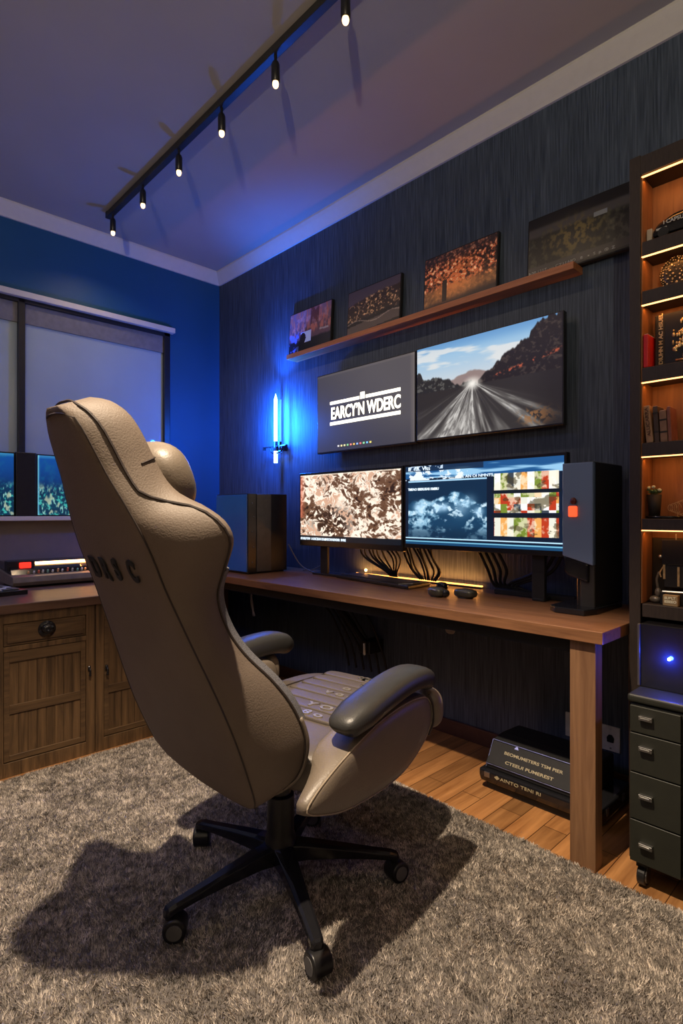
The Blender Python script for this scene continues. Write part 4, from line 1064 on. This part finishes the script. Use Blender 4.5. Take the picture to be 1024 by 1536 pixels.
bm = B(); tube(bm, [(-.19, .02, .497), (-.19, .25, .499), (-.185, .46, .492)], .002, 6, 4); tube(bm, [(.185, .02, .497), (.185, .25, .499), (.18, .46, .492)], .002, 6, 4); obj('seat_seam', bm, M_SEAM, seat)
# side bolsters / arm shells
OUT_R = [(-.31, .455), (-.25, .425), (-.16, .40), (-.02, .388), (.10, .395), (.19, .425), (.25, .465), (.272, .505), (.262, .55), (.22, .577), (.12, .585), (.0, .575), (-.10, .552), (-.20, .52), (-.28, .485)]
OUTL = [(-.06, .44), (.0, .41), (.06, .395), (.12, .395), (.20, .425), (.25, .465), (.272, .505), (.262, .55), (.22, .577), (.14, .583), (.06, .575), (.0, .555), (-.045, .52), (-.07, .48)]
def shell(s):
    OUT = OUT_R if s > 0 else OUTL
    C0 = Vector((-.0 if s > 0 else .1, .49)); rings = []
    for u, k in ((.262, .90), (.270, .965), (.285, 1.0), (.335, 1.0), (.352, .985), (.362, .95), (.368, .88), (.371, .70), (.372, .35)):
        fmin = -.30+max(0, .335-u)*2.2
        rings.append([Vector((s*u-.0, max(fmin, C0.x+(p[0]-C0.x)*k), C0.y+(p[1]-C0.y)*k)) for p in catmull2(OUT)])
    bm = B(); loft(bm, rings); o = obj('arm_shell', bm, M_TAUPE2, ch, smooth=True)
    bm = B(); pp = [Vector((s*.3625, C0.x+(p[0]-C0.x)*.955, .49+(p[1]-.49)*.955)) for p in catmull2(OUT)]; pp.append(pp[0])
    tube(bm, pp, .0018, 6); obj('arm_seam', bm, mat('stitch_thread', (.32, .26, .19), .7), o)
    # front cap
    bm = B(); puff(bm, (s*.335, .278, .522), (.052, .030, .060), .8, mtx=None); obj('front_cap', bm, M_TAUPE2, o, smooth=True)
    bm = B(); tube(bm, [(s*.366, .235, .575), (s*.370, .252, .54), (s*.370, .255, .49), (s*.362, .24, .455)], .003, 6, 4); obj('cap_groove', bm, M_SEAM, o)
    # pad
    path = [(-.185, .578), (-.17, .588), (-.10, .603), (.0, .620), (.12, .634), (.22, .634), (.275, .622), (.298, .600), (.303, .585)]
    fat = 1.0
    if s < 0: path = [(a+.055, b-.012) for a, b in path]; fat = 1.55
    else: path = [(-.150+(a+.185)*.82, b) for a, b in path]; fat = 1.25
    sc = [.35, .8, 1, 1, 1, 1, .95, .75, .3]
    P3 = catmull([(0, a, b) for a, b in path], 4); SCl = np.interp(np.linspace(0, 8, len(P3)), range(9), sc)
    rings = []
    for i, p in enumerate(P3):
        t = (P3[min(i+1, len(P3)-1)]-P3[max(i-1, 0)]).normalized(); nn = Vector((0, -t.z, t.y))
        rings.append([Vector((s*(.338 if s > 0 else .318), 0, 0))+p+Vector((math.copysign(abs(math.cos(q))**.7, math.cos(q))*.052*SCl[i], 0, 0))+nn*(math.copysign(abs(math.sin(q))**.7, math.sin(q))*.026*fat*SCl[i]) for q in np.linspace(0, 2*PI, 20, endpoint=False)])
    bm = B(); loft(bm, rings); obj('arm_pad', bm, M_PADG, ch, smooth=True, label='dark grey padded armrest')
def catmull2(pts):
    P = [Vector((a, b, 0)) for a, b in pts]; n = len(P); out = []
    for i in range(n):
        a, b, c, d = P[i-1], P[i], P[(i+1) % n], P[(i+2) % n]
        for j in range(4):
            t = j/4; out.append(.5*((2*b)+(c-a)*t+(2*a-5*b+4*c-d)*t*t+(3*b-a-3*c+d)*t**3))
    return out
shell(1); shell(-1)
# bracket joining backrest and seat
